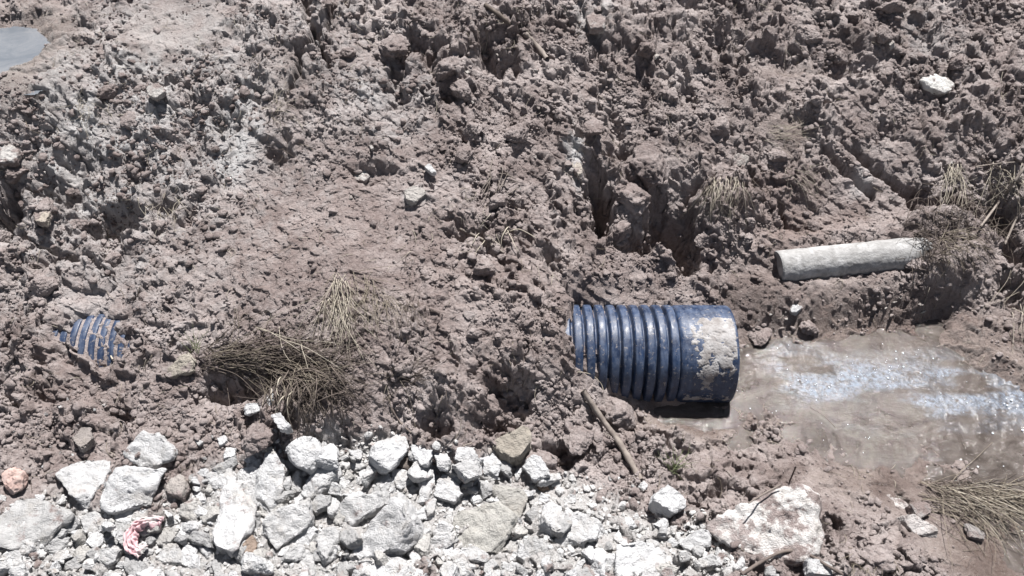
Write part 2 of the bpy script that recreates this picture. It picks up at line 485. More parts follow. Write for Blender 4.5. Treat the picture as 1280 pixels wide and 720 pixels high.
def make_plastic():
    m, nt, b, out = mat('blue_black_plastic')
    p = pos(nt)
    mp = N(nt, 'ShaderNodeMapping'); mp.inputs['Scale'].default_value = (1, .25, .25); L(nt, p, mp.inputs[0])
    streak = noise(nt, 60, 5, .65, mp.outputs[0])
    col = mix(nt, ramp(nt, noise(nt, 18, 4, .6, p), [(.35, 0.), (.65, 1.)]), (.008, .016, .040), (.017, .035, .080))
    dust = ramp(nt, mth(nt, 'ADD', mth(nt, 'MULTIPLY', streak, .5), mth(nt, 'MULTIPLY', noise(nt, 26, 6, .7, p), .5)), [(.44, 0.), (.62, 1.)])
    col = mix(nt, mth(nt, 'MULTIPLY', dust, .48), col, (.105, .135, .20))
    spl = ramp(nt, noise(nt, 75, 4, .7, p), [(.59, 0.), (.65, 1.)])
    col = mix(nt, mth(nt, 'MULTIPLY', spl, .75), col, (.22, .20, .19))
    L(nt, col, b.inputs['Base Color'])
    L(nt, mix(nt, dust, (.40,) * 3, (.75,) * 3), b.inputs['Roughness'])
    bump(nt, mth(nt, 'ADD', noise(nt, 240, 3, .6, p), mth(nt, 'MULTIPLY', spl, .7)), .16, .004, b)
    return m


PLASTIC = make_plastic()


def make_simple(name, c1, c2, scale, rough=.85, bs=.4, bd=.004, bscale=200, c3=None):
    m, nt, b, out = mat(name)
    p = pos(nt)
    col = mix(nt, ramp(nt, noise(nt, scale, 5, .65, p), [(.35, 0.), (.65, 1.)]), c1, c2)
    if c3:
        col = mix(nt, ramp(nt, noise(nt, scale * .35, 5, .65, p), [(.52, 0.), (.62, 1.)]), col, c3)
    L(nt, col, b.inputs['Base Color']); b.inputs['Roughness'].default_value = rough
    b.inputs['Specular IOR Level'].default_value = .3
    bump(nt, noise(nt, bscale, 4, .65, p), bs, bd, b)
    return m


CRUST = make_simple('dried_clay_crust', (.20, .185, .178), (.35, .342, .34), 22, .9, .5, .004, 150, (.17, .145, .135))
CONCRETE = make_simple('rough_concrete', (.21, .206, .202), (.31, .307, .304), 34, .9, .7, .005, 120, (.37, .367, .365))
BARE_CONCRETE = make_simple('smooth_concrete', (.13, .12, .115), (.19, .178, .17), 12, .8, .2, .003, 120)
STRAW = make_simple('dry_straw', (.13, .108, .084), (.27, .235, .185), 30, .75, .1, .001, 300)
STRAW_PALE = make_simple('bleached_straw', (.26, .23, .185), (.44, .40, .33), 30, .7, .1, .001, 300)
ROOT = make_simple('muddy_root', (.06, .047, .040), (.14, .115, .098), 40, .85, .2, .002, 300)
WOOD = make_simple('weathered_wood', (.13, .108, .095), (.24, .21, .185), 25, .85, .4, .003, 160)
DARKWOOD = make_simple('dark_wet_wood', (.07, .055, .05), (.14, .115, .10), 25, .7, .3, .003, 160)
GREEN = make_simple('green_blade', (.075, .095, .04), (.13, .15, .075), 20, .6, .1, .001, 200)
PINK = make_simple('faded_pink_plastic', (.42, .25, .27), (.48, .35, .365), 40, .6, .3, .002, 200, (.42, .38, .375))
BRICK = make_simple('soft_red_brick', (.34, .235, .205), (.40, .31, .285), 30, .9, .5, .004, 150, (.34, .285, .26))

# ------------------------------------------------------------------ object helpers
def mesh_np(name, V, F, mats, smooth=True, attrs=None, midx=None):
    """V (n,3) float, F (m,k) int with one k"""
    me = bpy.data.meshes.new(name)
    V = np.ascontiguousarray(V, np.float32); F = np.ascontiguousarray(F, np.int32)
    me.vertices.add(len(V)); me.vertices.foreach_set('co', V.ravel())
    k = F.shape[1]
    me.loops.add(F.size); me.loops.foreach_set('vertex_index', F.ravel())
    me.polygons.add(len(F)); me.polygons.foreach_set('loop_start', np.arange(0, F.size, k, dtype=np.int32))
    me.polygons.foreach_set('loop_total', np.full(len(F), k, np.int32))
    for m in (mats if isinstance(mats, (list, tuple)) else [mats]): me.materials.append(m)
    if midx is not None: me.polygons.foreach_set('material_index', np.asarray(midx, np.int32))
    me.update(calc_edges=True); me.validate()
    me.polygons.foreach_set('use_smooth', np.full(len(me.polygons), smooth))
    for n, a in (attrs or {}).items():
        at = me.attributes.new(n, 'FLOAT', 'POINT'); at.data.foreach_set('value', np.asarray(a, np.float32))
    return me


def link(name, data, parent=None, label=None, cat=None, group=None, kind=None, loc=None):
    o = bpy.data.objects.new(name, data); COL.objects.link(o)
    if parent is not None: o.parent = parent
    if label: o['label'] = label
    if cat: o['category'] = cat
    if group: o['group'] = group
    if kind: o['kind'] = kind
    if loc is not None: o.location = loc
    return o


def centred(V):
    """move vertices so that the origin is their base centre; returns V, origin"""
    o = np.array([(V[:, 0].min() + V[:, 0].max()) / 2, (V[:, 1].min() + V[:, 1].max()) / 2, V[:, 2].min()])
    return V - o, o


# ------------------------------------------------------------------ ground
def build_ground():
    NX, NY = GRID
    pyv = np.linspace(900, -95, NY)
    # rows follow the mean profile so that detail is even over what can be seen
    acc = 0
    for px in (120, 340, 560, 760, 960, 1160):
        x, y, z = march(R0, np.full(NY, px), np.clip(pyv, -60, 890))
        acc = acc + y
    y = acc / 6
    y = np.maximum.accumulate(y)
    dy = np.maximum(np.diff(y), .0012); y = np.concatenate([[y[0]], y[0] + np.cumsum(dy)])
    y = y + np.linspace(0, .001, NY)
    k = 14
    far = np.geomspace(.02, 22, k)
    yy = np.concatenate([y[0] - far[::-1], y, y[-1] + far])
    xs = np.linspace(-1.22, 1.22, NX)
    ff = np.geomspace(.012, 12, k)
    xs = np.concatenate([-1.22 - ff[::-1], xs, 1.22 + ff])
    depth = np.clip((yy - CY) * SP + (CZ - .35) * CP, 1.7, 5.0)
    X = xs[None, :] * (640 / FPX * depth)[:, None]
    Y = np.repeat(yy[:, None], len(xs), 1)
    x = X.ravel(); yv = Y.ravel()
    z = height(x, yv)
    m = masks(x, yv)
    inside = (np.abs(x) < 3.2) & (yv > -1.5) & (yv < 2.7)
    # sideways push: lumps overhang a little
    a = .012 * (1 - m['wet']) * inside
    px_ = x + a * perlin(x * 26, yv * 26 + z * 26, 70) + .5 * a * perlin(x * 75, yv * 75 + z * 60, 71)
    py_ = yv + a * perlin(x * 26 + z * 26, yv * 26, 72) + .5 * a * perlin(x * 75 + z * 60, yv * 75, 73) 
    V = np.stack([px_, py_, z], -1)
    nx, ny = len(xs), len(yy)
    i = np.arange(ny - 1)[:, None] * nx + np.arange(nx - 1)[None]
    F = np.stack([i, i + 1, i + 1 + nx, i + nx], -1).reshape(-1, 4)
    me = mesh_np('ground', V, F, MUD, True, m)
    link('ground', me, kind='structure', label='churned grey brown mud of an opened trench and its spoil bank')


GRID = (1150, 960)
build_ground()
HR = Raster(height, .01)


def gz(x, y):
    return HR(x, y)
# ------------------------------------------------------------------ pipes
def lathe_x(prof, seg, hooks=None):
    """prof: list of (x, r); closed round the x axis"""
    P = np.array(prof); n = len(P)
    th = np.linspace(0, 2 * np.pi, seg, endpoint=False)
    X = np.repeat(P[:, 0][:, None], seg, 1); Rr = np.repeat(P[:, 1][:, None], seg, 1)
    T = np.repeat(th[None], n, 0)
    if hooks: Rr = hooks(X, Rr, T)
    V = np.stack([X, Rr * np.cos(T), Rr * np.sin(T)], -1).reshape(-1, 3)
    i = np.arange(n - 1)[:, None] * seg + np.arange(seg)[None]
    j = np.arange(n - 1)[:, None] * seg + (np.arange(seg)[None] + 1) % seg
    F = np.stack([i, j, j + seg, i + seg], -1).reshape(-1, 4)
    return V, F


PITCHX = .0465


def rib_profile(x0, nrib, r=PIPE_R, groove=.030, PITCHX=PITCHX):
    prof = []
    for k in range(nrib):
        a = x0 + k * PITCHX
        for t in np.linspace(0, 1, 15)[:-1]:
            # flat-topped rounded rib, narrow groove
            d = abs(t - .5) / .5
            rr = r - groove * sstep(.62, .93, np.array(d)) - .004 * d ** 2
            prof.append((a + t * PITCHX, float(rr)))
    return prof


def wobble(amp, seed):
    def f(X, Rr, T):
        p = np.stack([X.ravel() * 5, np.cos(T).ravel() * 1.2, np.sin(T).ravel() * 1.2], -1)
        return Rr + amp * fbm3(p, seed, 2).reshape(X.shape)
    return f


pipe = link('corrugated_pipe', None, label='blue black ribbed drainage pipe whose smooth open end points at the muddy water', cat='pipe', loc=(.45, 0, PIPE_H))
OX = -.45
xb = .652                                    # where the ribs give way to the smooth end
nr = 16
V, F = lathe_x(rib_profile(xb - nr * PITCHX, nr) + [(xb, .178), (xb, .160), (xb - nr * PITCHX, .160)], 144, wobble(.0015, 3))
V[:, 0] += OX
link('ribbed_barrel', mesh_np('ribbed_barrel', V, F, PLASTIC), pipe)
def sleeve_hook(X, Rr, T):
    return Rr + .0008 * np.sin(T * 120) + wobble(.002, 8)(X, Rr * 0, T)
XE = .872
V, F = lathe_x([(xb - .004, .160), (xb - .004, .188), (xb + .004, .196), (xb + .012, .1975)] + [(x, .198) for x in np.linspace(xb + .02, XE - .006, 24)] + [(XE - .002, .197), (XE, .194), (XE, .181), (XE - .004, .179), (xb + .02, .178), (xb - .004, .160)], 220, sleeve_hook)
V[:, 0] += OX
sleeve = link('pipe_socket', mesh_np('pipe_socket', V, F, PLASTIC), pipe)


def crust_patch(name, x0, x1, t0, t1, r, seed, fun, parent, thick=.004, nx=110, nt=150, matr=None):
    xs = np.linspace(x0, x1, nx); ts = np.radians(np.linspace(t0, t1, nt))
    X, T = np.meshgrid(xs, ts)
    u = (X - x0) / (x1 - x0); v = (T - ts[0]) / (ts[-1] - ts[0])
    s = fun(u, v)
    q = np.stack([X.ravel() * 28, T.ravel() * 5.5, np.zeros(X.size)], -1)
    n = fbm3(q, seed, 4, .6).reshape(X.shape)
    n2 = fbm3(q * 5, seed + 9, 3, .6).reshape(X.shape)
    edge = np.minimum(np.minimum(u, 1 - u), np.minimum(v, 1 - v))
    h = np.clip((s + .62 * n) * 3, -1, 1) * thick + .0010 * n2
    h = np.where(edge < .03, -.004, h); h = np.maximum(h, -.004)
    R = r + h
    V = np.stack([X + OX, R * np.cos(T), R * np.sin(T)], -1).reshape(-1, 3)
    i = np.arange(nt - 1)[:, None] * nx + np.arange(nx - 1)[None]
    F = np.stack([i, i + 1, i + 1 + nx, i + nx], -1).reshape(-1, 4)
    link(name, mesh_np(name, V, F, matr or CRUST), parent)


# angle runs from the far side (0) over the top (90) to the near side (180)
def f_main(u, v):
    a = .62 - 2.6 * np.maximum(0, np.abs(u - .62) - .24 * (1.1 - .2 * v)) - 3.2 * np.maximum(0, v - .62 - .18 * (u < .55) * (1 - 4 * (u - .35) ** 2)) - 1.3 * np.maximum(0, .22 - v)
    hole = np.exp(-(((u - .40) / .16) ** 2 + ((v - .16) / .10) ** 2)) * .6
    return a - hole * 0 - .25
crust_patch('dried_mud', xb + .015, XE - .003, 82, 178, .198, 5, f_main, sleeve, .0034)
crust_patch('mud_splash', xb + .015, XE - .003, 178, 214, .198, 12, lambda u, v: .12 - 1.6 * np.abs(v - .42) - 1.0 * np.maximum(0, u - .75), sleeve, .003)

# a second stretch of the line, seen through a hole in the mound
bp = link('corrugated_pipe', None, label='small patch of blue ribbed pipe showing through a hole in the mud', cat='pipe', loc=(-1.63, 0, PIPE_H))
V, F = lathe_x(rib_profile(-.19, 10, PIPE_R + .004, .020, .038) + [(.19, .16), (-.19, .16)], 120, wobble(.0015, 4))
link('ribbed_barrel', mesh_np('ribbed_barrel', V, F, PLASTIC), bp)
_ox = OX; OX = 0
crust_patch('mud_splash', -.15, .17, 84, 200, PIPE_R + .002, 22, lambda u, v: -.34 + .7 * np.abs(u - .35) - .1 * v, bp, .006, matr=CLOD)
OX = _ox


# the concrete pipe on the ledge
def conc():
    p0 = Vector(CP0); p1 = Vector(CP1)
    ln = (p1 - p0).length
    R = .074
    def hk(X, Rr, T):
        outer = Rr > .075
        q = np.stack([X.ravel() * 22, np.cos(T).ravel() * 2.2, np.sin(T).ravel() * 2.2], -1)
        n = fbm3(q, 31, 4, .6).reshape(X.shape); n2 = fbm3(q * 4, 37, 3, .6).reshape(X.shape)
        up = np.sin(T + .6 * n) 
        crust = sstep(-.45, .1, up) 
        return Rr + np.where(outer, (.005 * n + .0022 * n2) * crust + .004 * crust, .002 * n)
    xs = np.linspace(0, ln, 150)
    prof = [(.004, .0005), (.004, .03), (.002, .058), (0, .072), (.003, R - .003)] + [(x, R) for x in xs[1:-1]] + [(ln - .003, R - .003), (ln, .072), (ln, .0005)]
    V, F = lathe_x(prof, 130, hk)
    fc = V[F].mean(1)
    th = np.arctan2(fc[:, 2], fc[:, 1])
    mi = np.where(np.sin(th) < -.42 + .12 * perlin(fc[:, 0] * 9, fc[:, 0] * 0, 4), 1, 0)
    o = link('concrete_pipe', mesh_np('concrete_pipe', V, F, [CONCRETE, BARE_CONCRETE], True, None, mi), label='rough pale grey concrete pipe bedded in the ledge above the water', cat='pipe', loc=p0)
    o.rotation_euler = (p1 - p0).to_track_quat('X', 'Z').to_euler()
conc()


# ------------------------------------------------------------------ water
def water_sheet(name, label, pxpoly, z, wave, matr, step=.008):
    a = np.array(pxpoly, float); wx, wy = at_z(a[:, 0], a[:, 1], z)
    x0, x1, y0, y1 = wx.min(), wx.max(), wy.min(), wy.max()
    xs = np.arange(x0, x1, step); ys = np.arange(y0, y1, step)
    X, Y = np.meshgrid(xs, ys)
    mid = fbm(X.ravel() * 1.6, Y.ravel() * 1.6, 80, 2)
    Z = z + wave * (.35 + sstep(-.1, .3, mid)) * 1.3 * (fbm(X.ravel() * 11, Y.ravel() * 16, 81, 3) + .35 * perlin(X.ravel() * 40, Y.ravel() * 55, 85))
    V = np.stack([X.ravel(), Y.ravel(), Z], -1)
    n, m_ = len(xs), len(ys)
    i = np.arange(m_ - 1)[:, None] * n + np.arange(n - 1)[None]
    F = np.stack([i, i + 1, i + 1 + n, i + n], -1).reshape(-1, 4)
    # keep only the cells inside the outline
    fc = V[F].mean(1)
    ins = np.zeros(len(F), bool); k = len(wx)
    for q in range(k):
        ax, ay, bx, by = wx[q], wy[q], wx[(q + 1) % k], wy[(q + 1) % k]
        cond = ((ay > fc[:, 1]) != (by > fc[:, 1])) & (fc[:, 0] < (bx - ax) * (fc[:, 1] - ay) / (by - ay + 1e-12) + ax)
        ins ^= cond
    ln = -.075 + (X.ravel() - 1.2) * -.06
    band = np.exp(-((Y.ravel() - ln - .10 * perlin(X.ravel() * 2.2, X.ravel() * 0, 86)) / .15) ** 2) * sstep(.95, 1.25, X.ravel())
    sc = np.clip(band * (.5 + 2.0 * fbm(X.ravel() * 2.2, Y.ravel() * 7, 87, 4, .6)), 0, 1)  # mask of the streaky band where the sky's reflection is painted
    link(name, mesh_np(name, V, F[ins], matr, True, dict(sky_sheen=sc)), kind='structure', label=label)


def make_water(name, c1, c2, sky_sheen, opac, bs, rough):
    m, nt, b, out = mat(name)
    p = pos(nt)
    col = mix(nt, ramp(nt, noise(nt, 5, 8, .72, p, 1.2), [(.40, 0.), (.60, 1.)]), c1, c2)
    b.inputs['Roughness'].default_value = rough; b.inputs['IOR'].default_value = 1.33; b.inputs['Specular IOR Level'].default_value = .6
    if sky_sheen:
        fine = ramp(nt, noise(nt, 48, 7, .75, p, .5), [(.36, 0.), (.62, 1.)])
        f = mth(nt, 'MULTIPLY', ramp(nt, attr(nt, 'sky_sheen'), [(.05, 0.), (.7, 1.)]), fine)
        col = mix(nt, mth(nt, 'MULTIPLY', f, .85), col, (.19, .235, .30))  # blue-white sky reflection mixed into the water colour
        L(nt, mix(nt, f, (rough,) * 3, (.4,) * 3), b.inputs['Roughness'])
    L(nt, col, b.inputs['Base Color'])
    mp = N(nt, 'ShaderNodeMapping'); mp.inputs['Scale'].default_value = (1, 1.6, 1); L(nt, p, mp.inputs[0])
    bump(nt, mth(nt, 'ADD', noise(nt, 55, 3, .6, mp.outputs[0], .4), mth(nt, 'MULTIPLY', noise(nt, 170, 2, .6, mp.outputs[0]), .35)), bs, .012, b)
    tr = N(nt, 'ShaderNodeBsdfTransparent'); tr.inputs[0].default_value = (.8, .74, .68, 1)
    ms = N(nt, 'ShaderNodeMixShader'); ms.inputs[0].default_value = opac
    L(nt, tr.outputs[0], ms.inputs[1]); L(nt, b.outputs[0], ms.inputs[2]); L(nt, ms.outputs[0], out.inputs['Surface'])
    return m


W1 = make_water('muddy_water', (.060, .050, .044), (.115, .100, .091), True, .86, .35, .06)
W2 = make_water('still_water', (.13, .145, .165), (.19, .20, .215), False, .82, .10, .04)
water_sheet('trench_water', 'shallow brown water lying in the trench, pale sky reflection painted on it', [(780, 420), (900, 400), (1000, 385), (1100, 372), (1200, 372), (1420, 420), (1480, 640), (1180, 640), (1000, 600), (880, 560), (790, 540)], .0, .006, W1)
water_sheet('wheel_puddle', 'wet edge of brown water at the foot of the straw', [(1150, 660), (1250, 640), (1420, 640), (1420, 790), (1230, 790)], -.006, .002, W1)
water_sheet('puddle', 'still grey blue puddle on top of the bank', [(-120, 30), (0, 30), (45, 36), (70, 60), (70, 100), (45, 118), (-120, 125)], .797, .0012, W2)


# ------------------------------------------------------------------ loose crumbs of earth
def ico(sub):
    bm = bmesh.new(); bmesh.ops.create_icosphere(bm, subdivisions=sub, radius=1)
    V = np.array([v.co[:] for v in bm.verts]); F = np.array([[v.index for v in f.verts] for f in bm.faces]); bm.free()
    return V, F


def rand_rot(n):
    q = RNG.normal(size=(n, 4)); q /= np.linalg.norm(q, axis=1, keepdims=True)
    a, b, c, d = q.T
    return np.stack([np.stack([1 - 2 * (c * c + d * d), 2 * (b * c - a * d), 2 * (b * d + a * c)], -1), np.stack([2 * (b * c + a * d), 1 - 2 * (b * b + d * d), 2 * (c * d - a * b)], -1),
                     np.stack([2 * (b * d - a * c), 2 * (c * d + a * b), 1 - 2 * (b * b + c * c)], -1)], 1)


def crumb_field(name, label, n, smin, smax, pw, accept, matr, sub, variants=12, facet=.25, sink=.25, flat=.75, smooth=True):
    V0, F0 = ico(sub)
    vs_ = []
    for k in range(variants):
        P = V0 * (1 + .5 * fbm3(V0 * 1.5 + k * 7.1, 5 + k, 2)[:, None])
        for _ in range(11):                                   # knock flats into it
            d = RNG.normal(size=3); d /= np.linalg.norm(d); h = .5 + facet * RNG.random()
            s = P @ d; P = P - np.where(s > h, s - h, 0)[:, None] * d
        vs_.append(P * (1 + .14 * fbm3(P * 3.5 + k, 25 + k, 2)[:, None]))
    px = RNG.uniform(-130, 1410, n * 3); py = RNG.uniform(-60, 860 if 'rubble' in name or 'grit' in name else 770, n * 3)
    x, y, z = march(HR, px, py)
    keep = accept(x, y, px, py)
    keep = np.nonzero(RNG.random(len(x)) < keep)[0][:n]
    x, y = x[keep], y[keep]
    x = x + RNG.normal(size=len(x)) * .01; y = y + RNG.normal(size=len(x)) * .01
    s = smin * (smax / smin) ** (RNG.random(len(x)) ** pw)
    z = HR(x, y) + s * (.5 - sink)
    R = rand_rot(len(x))
    idx = RNG.integers(0, variants, len(x))
    vv = np.stack(vs_)[idx] * s[:, None, None] * RNG.uniform(.75, 1.25, (len(x), 1, 3))
    vv = np.einsum('nij,nvj->nvi', R, vv); vv[:, :, 2] *= flat
    vv = vv + np.stack([x, y, z], -1)[:, None, :]
    nv = len(V0)
    F = (F0[None] + (np.arange(len(x)) * nv)[:, None, None]).reshape(-1, 3)
    return link(name, mesh_np(name, vv.reshape(-1, 3), F, matr, smooth), kind='stuff', label=label)


def acc_soil(x, y, px, py):
    m = masks(x, y)
    dens = sstep(-.15, .3, fbm(x * 3.5, y * 3.5, 55, 4))
    k = (.12 + .88 * dens) * (1 - m['wet']) * (1 - m['grit']) * (1 - .8 * m['calm'])
    k = k * ~((x > .22) & (x < .98) & (np.abs(y) < .22))
    return k * (np.hypot(x - HOLE[0], y - HOLE[1]) > .17)
crumb_field('loose_soil', 'fine crumbs of grey brown earth strewn over the churned mud', 60000, .0022, .0085, 1.5, acc_soil, CLOD, 1)
crumb_field('soil_lumps', 'small lumps of grey brown earth strewn over the churned mud', 6500, .008, .022, 1.7, lambda x, y, px, py: acc_soil(x, y, px, py) * (1 - .6 * masks(x, y)['calm']), CLOD, 2, sink=.3)
# ------------------------------------------------------------------ broken stone
WHITE, PALEC, GREYC, BEIGE, BROWN, MUDDY = (.490, .489, .492), (.43, .428, .428), (.335, .333, .333), (.325, .305, .275), (.20, .155, .125), (.25, .23, .218)


def rock_mesh(name, top, bot, seed, size, edge=None, rough=1.0, matr=None, soft=False):
    """angular block: hull of two rings of points, chamfered, then broken up"""
    bm = bmesh.new()
    for p in list(top) + list(bot): bm.verts.new(p)
    r = bmesh.ops.convex_hull(bm, input=bm.verts)
    bad = [v for v in bm.verts if not v.link_faces]
    bmesh.ops.delete(bm, geom=bad, context='VERTS')
    bmesh.ops.dissolve_limit(bm, angle_limit=.12, verts=bm.verts, edges=bm.edges)
    try:
        bmesh.ops.bevel(bm, geom=list(bm.edges), offset=min(.0025, size * .02), segments=1, profile=.6, affect='EDGES', clamp_overlap=True)
    except Exception:
        pass
    bmesh.ops.triangulate(bm, faces=bm.faces)
    edge = edge or max(.004, size / 22)
    for _ in range(5):
        es = [e for e in bm.edges if e.calc_length() > edge]
        if not es: break
        bmesh.ops.subdivide_edges(bm, edges=es, cuts=1)
        bmesh.ops.triangulate(bm, faces=[f for f in bm.faces if len(f.verts) > 3])
    if soft:
        for _ in range(14): bmesh.ops.smooth_vert(bm, verts=bm.verts, factor=.5, use_axis_x=True, use_axis_y=True, use_axis_z=True)
    bm.normal_update()
    V = np.array([v.co[:] for v in bm.verts]); Nn = np.array([v.normal[:] for v in bm.verts])
    F = np.array([[v.index for v in f.verts] for f in bm.faces]) if False else None
    bm.verts.index_update()
    F = np.array([[v.index for v in f.verts] for f in bm.faces])
    bm.free()
    q = V / size
    rgn = np.random.default_rng(seed); o = rgn.random(3) * 50
    # steps broken along one plane, then pitted skin
    big = fbm3(q * 1.9 + o, seed, 2); mid = fbm3(q * 5.5 + o, seed + 3, 3, .6); fine = perlin3(V * 130 + o, seed + 5)
    step = np.round(mid * 3.2) / 3.2
    for _ in range(0 if soft else 9 if rough > .7 else 5):
        d = rgn.normal(size=3); d[2] = d[2] * .7 + .25; d /= np.linalg.norm(d); s = V @ d; h = s.mean() + (s.max() - s.mean()) * rgn.uniform(.66, .96)
        V = V - np.where(s > h, s - h, 0)[:, None] * d
    V = V + Nn * ((.030 * big + .034 * step + .010 * mid) * size * rough + .0013 * fine)[:, None]
    V, org = centred(V)
    return mesh_np(name, V, F, matr or STONE, True), org


def unproj(poly, c, n):
    """photo outline laid on the plane of a stone's upper face"""
    d = rays(poly[:, 0], poly[:, 1])
    o = np.array([0, CY, CZ])
    t = ((c - o) @ n) / (d @ n)
    return o + d * t[:, None]


NSTONE = [0]


TRACED = []


def stone(label, poly, col=WHITE, thick=.55, lift=.5, tilt=(0, -.22), mud=.30, name='stone', cat='stone', group=None, rough=1.0, dome=.0, tint=None):
    NSTONE[0] += 1
    rg = np.random.default_rng(100 + NSTONE[0])
    poly = np.array(poly, float)
    cx, cy = poly.mean(0)
    poly = (poly - (cx, cy)) * 1.09 + (cx, cy)
    if group is None: TRACED.append([tuple(p) for p in (poly - (cx, cy)) * .82 + (cx, cy)])
    x, y, z = march(HR, np.array([cx]), np.array([cy]))
    g = np.array([x[0], y[0], HR(x[0], y[0])])
    dist = (CZ - g[2]) / -rays(cx, cy)[2]
    size = max(np.ptp(poly[:, 0]), np.ptp(poly[:, 1])) * dist / FPX
    n = np.array([tilt[0] + rg.normal() * .17, tilt[1] + rg.normal() * .15, 1.0]); n /= np.linalg.norm(n)
    minor = min(np.ptp(poly[:, 0]), np.ptp(poly[:, 1])) * dist / FPX
    T = thick * minor
    c = g + np.array([0, 0, lift * T])
    # slide so that the stone still stands on its own sight line
    P = unproj(poly, c, n)
    ctr = P.mean(0)
    top = []
    for p in P:
        top.append(ctr + (p - ctr) * 1.0 - n * T * rg.uniform(.02, .22))
    for p in P:
        top.append(ctr + (p - ctr) * rg.uniform(.86, .97) + n * T * rg.uniform(-.04, .06))
    if dome:
        top.append(ctr + n * T * dome)
    bot = [ctr + (p - ctr) * rg.uniform(.84, 1.0) - n * T * rg.uniform(.75, 1.05) for p in P]
    me, org = rock_mesh(name, top, bot, NSTONE[0], size, rough=rough, soft=dome > .05)
    o = link(name, me, label=label, cat=cat, group=group, loc=org)
    v = rg.uniform(.93, 1.05)
    o.color = (*[min(.8, k * v) for k in col], mud)
    return o


S = stone
S('broad pale stone with a pointed right corner, uppermost of the big slabs by brown earth', [(151,550),(165,541),(195,542),(204,557),(228,574),(200,583),(176,584),(159,571)], WHITE, .5)
S('flat pale stone with a notched top edge, left of the brightest block', [(66,600),(80,577),(105,578),(140,572),(129,600),(108,608),(105,628),(83,612)], WHITE, .3)
S('brightest white block with a grey broken front, among the slabs at the left', [(107,608),(129,601),(148,585),(202,588),(193,606),(186,630),(140,640),(114,632)], (.525, .527, .533), .5, .8)
S('white wedge of stone tucked under the brightest block', [(135,640),(177,626),(188,640),(166,657),(138,649)], (.525, .527, .533), .4, .3)
S('large cracked grey slab half sunk in mud below the red brick piece', [(-10,630),(20,624),(60,624),(86,632),(90,643),(62,658),(55,672),(38,686),(12,690),(-10,684)], (.40, .398, .396), .25, .3, mud=.34)
S('squarish pale stone right of the cracked grey slab', [(98,650),(112,637),(133,643),(132,662),(100,668)], PALEC)
S('low grey stone between the cracked slab and the squarish pale stone', [(60,657),(80,648),(93,645),(99,652),(95,667),(64,665)], GREYC, .5)
S('tapering grey stone leaning down from the cracked slab', [(53,688),(62,668),(90,670),(80,687),(67,692)], GREYC, .5)
S('small bright knob of stone over a dark gap, left of the pink scrap', [(107,677),(117,665),(128,667),(127,678),(115,687)], (.525, .527, .533), .7, .9)
S('long grey stone lying slantwise below the bright knob', [(75,710),(97,694),(115,698),(93,713)], GREYC)
S('rough pale stone right below the bright knob', [(117,707),(125,683),(145,688),(142,702),(127,708)], PALEC)
S('grey wedge with a brown underside, below the pink scrap', [(145,698),(160,692),(185,708),(186,724),(165,722)], GREYC)
S('thin grey flake left of the pink scrap', [(130,677),(142,670),(158,674),(160,680),(148,687)], GREYC, .4)
S('greyish slab above the pink scrap, under the white wedge', [(133,650),(147,653),(162,658),(152,666),(140,667)], PALEC, .4)
S('brownish grey stone above the right end of the pink scrap', [(177,650),(205,638),(212,647),(187,658)], MUDDY, .6)
S('flat pale stone right below the pink scrap', [(192,697),(205,680),(225,681),(228,704),(210,706)], PALEC)
S('narrow upright pale stone right of the pink scrap', [(211,667),(232,664),(240,648),(250,650),(245,672),(232,675)], WHITE)
S('white pointed splinter standing below the narrow upright stone', [(225,703),(230,676),(245,680),(243,692),(232,710)], (.525, .527, .533))
S('large smooth pale block with a chipped lower front, left of the heart shaped slab', [(263,683),(275,645),(279,612),(290,600),(300,618),(316,637),(312,656),(297,673),(294,687),(270,690)], WHITE, .45, .6)
S('rounded white stone at the upper left rim of the rubble', [(252,595),(267,582),(284,582),(296,590),(290,602),(278,610),(261,606)], WHITE, .6)
S('largest heart shaped pale slab with a pointed foot, left of the striped stone', [(321,584),(332,567),(342,567),(358,578),(358,595),(352,618),(344,640),(334,643),(314,619)], (.525, .527, .533), .5, 1.0, (.08, -.3))
S('pale shoulder of stone behind the heart shaped slab', [(288,598),(304,585),(322,580),(326,600),(312,616),(296,612)], WHITE, .4, .3)
S('domed white boulder below the bleached stems of the root mat', [(356,561),(374,546),(394,548),(402,565),(385,587),(363,576)], (.525, .527, .533), .7, .7, dome=.1)
S('slanting grey white block right of the striped stone', [(385,592),(405,576),(426,576),(420,594),(400,615),(383,624),(377,614)], WHITE, .5, .6)
S('small oblong stone lying on the slanting block', [(402,604),(413,601),(428,611),(426,619),(408,617)], WHITE, .7, 1.1)
S('small rounded grey stone sheltered by a dark gap, below the oblong stone', [(386,632),(398,619),(413,619),(411,631),(393,640)], GREYC, .75, 1.0, dome=.1)
S('upright stone with vertical stripes beside the heart shaped slab', [(359,591),(374,589),(376,616),(365,623),(358,617)], PALEC, .7)
S('big square edged slab overhanging a dark hollow, below the heart shaped slab', [(328,648),(355,634),(380,625),(387,650),(384,660),(352,682),(334,693),(329,675)], PALEC, .5, .9, (-.1, -.3))
S('bright sloping facet of stone right of the square edged slab', [(387,656),(397,659),(395,682),(374,687),(354,685),(374,672)], (.525, .527, .533), .5)
S('blocky pale stone below the bright sloping facet', [(367,688),(395,686),(396,722),(378,722)], PALEC)
S('irregular pale stone left of the longest slanting slab', [(398,659),(412,655),(424,665),(420,683),(412,695),(401,702),(396,685)], PALEC, .6)
S('low pale stone under the square edged slab', [(334,700),(350,688),(367,695),(367,708),(344,707)], PALEC)
S('small dark edged stone standing against the heart shaped slab', [(302,622),(309,612),(318,628),(313,637)], PALEC, .8, 1.2)
S('brown earthy stone wedged beside the large smooth block', [(303,678),(313,667),(322,677),(317,696),(304,695)], (0.280, 0.217, 0.175), .7)
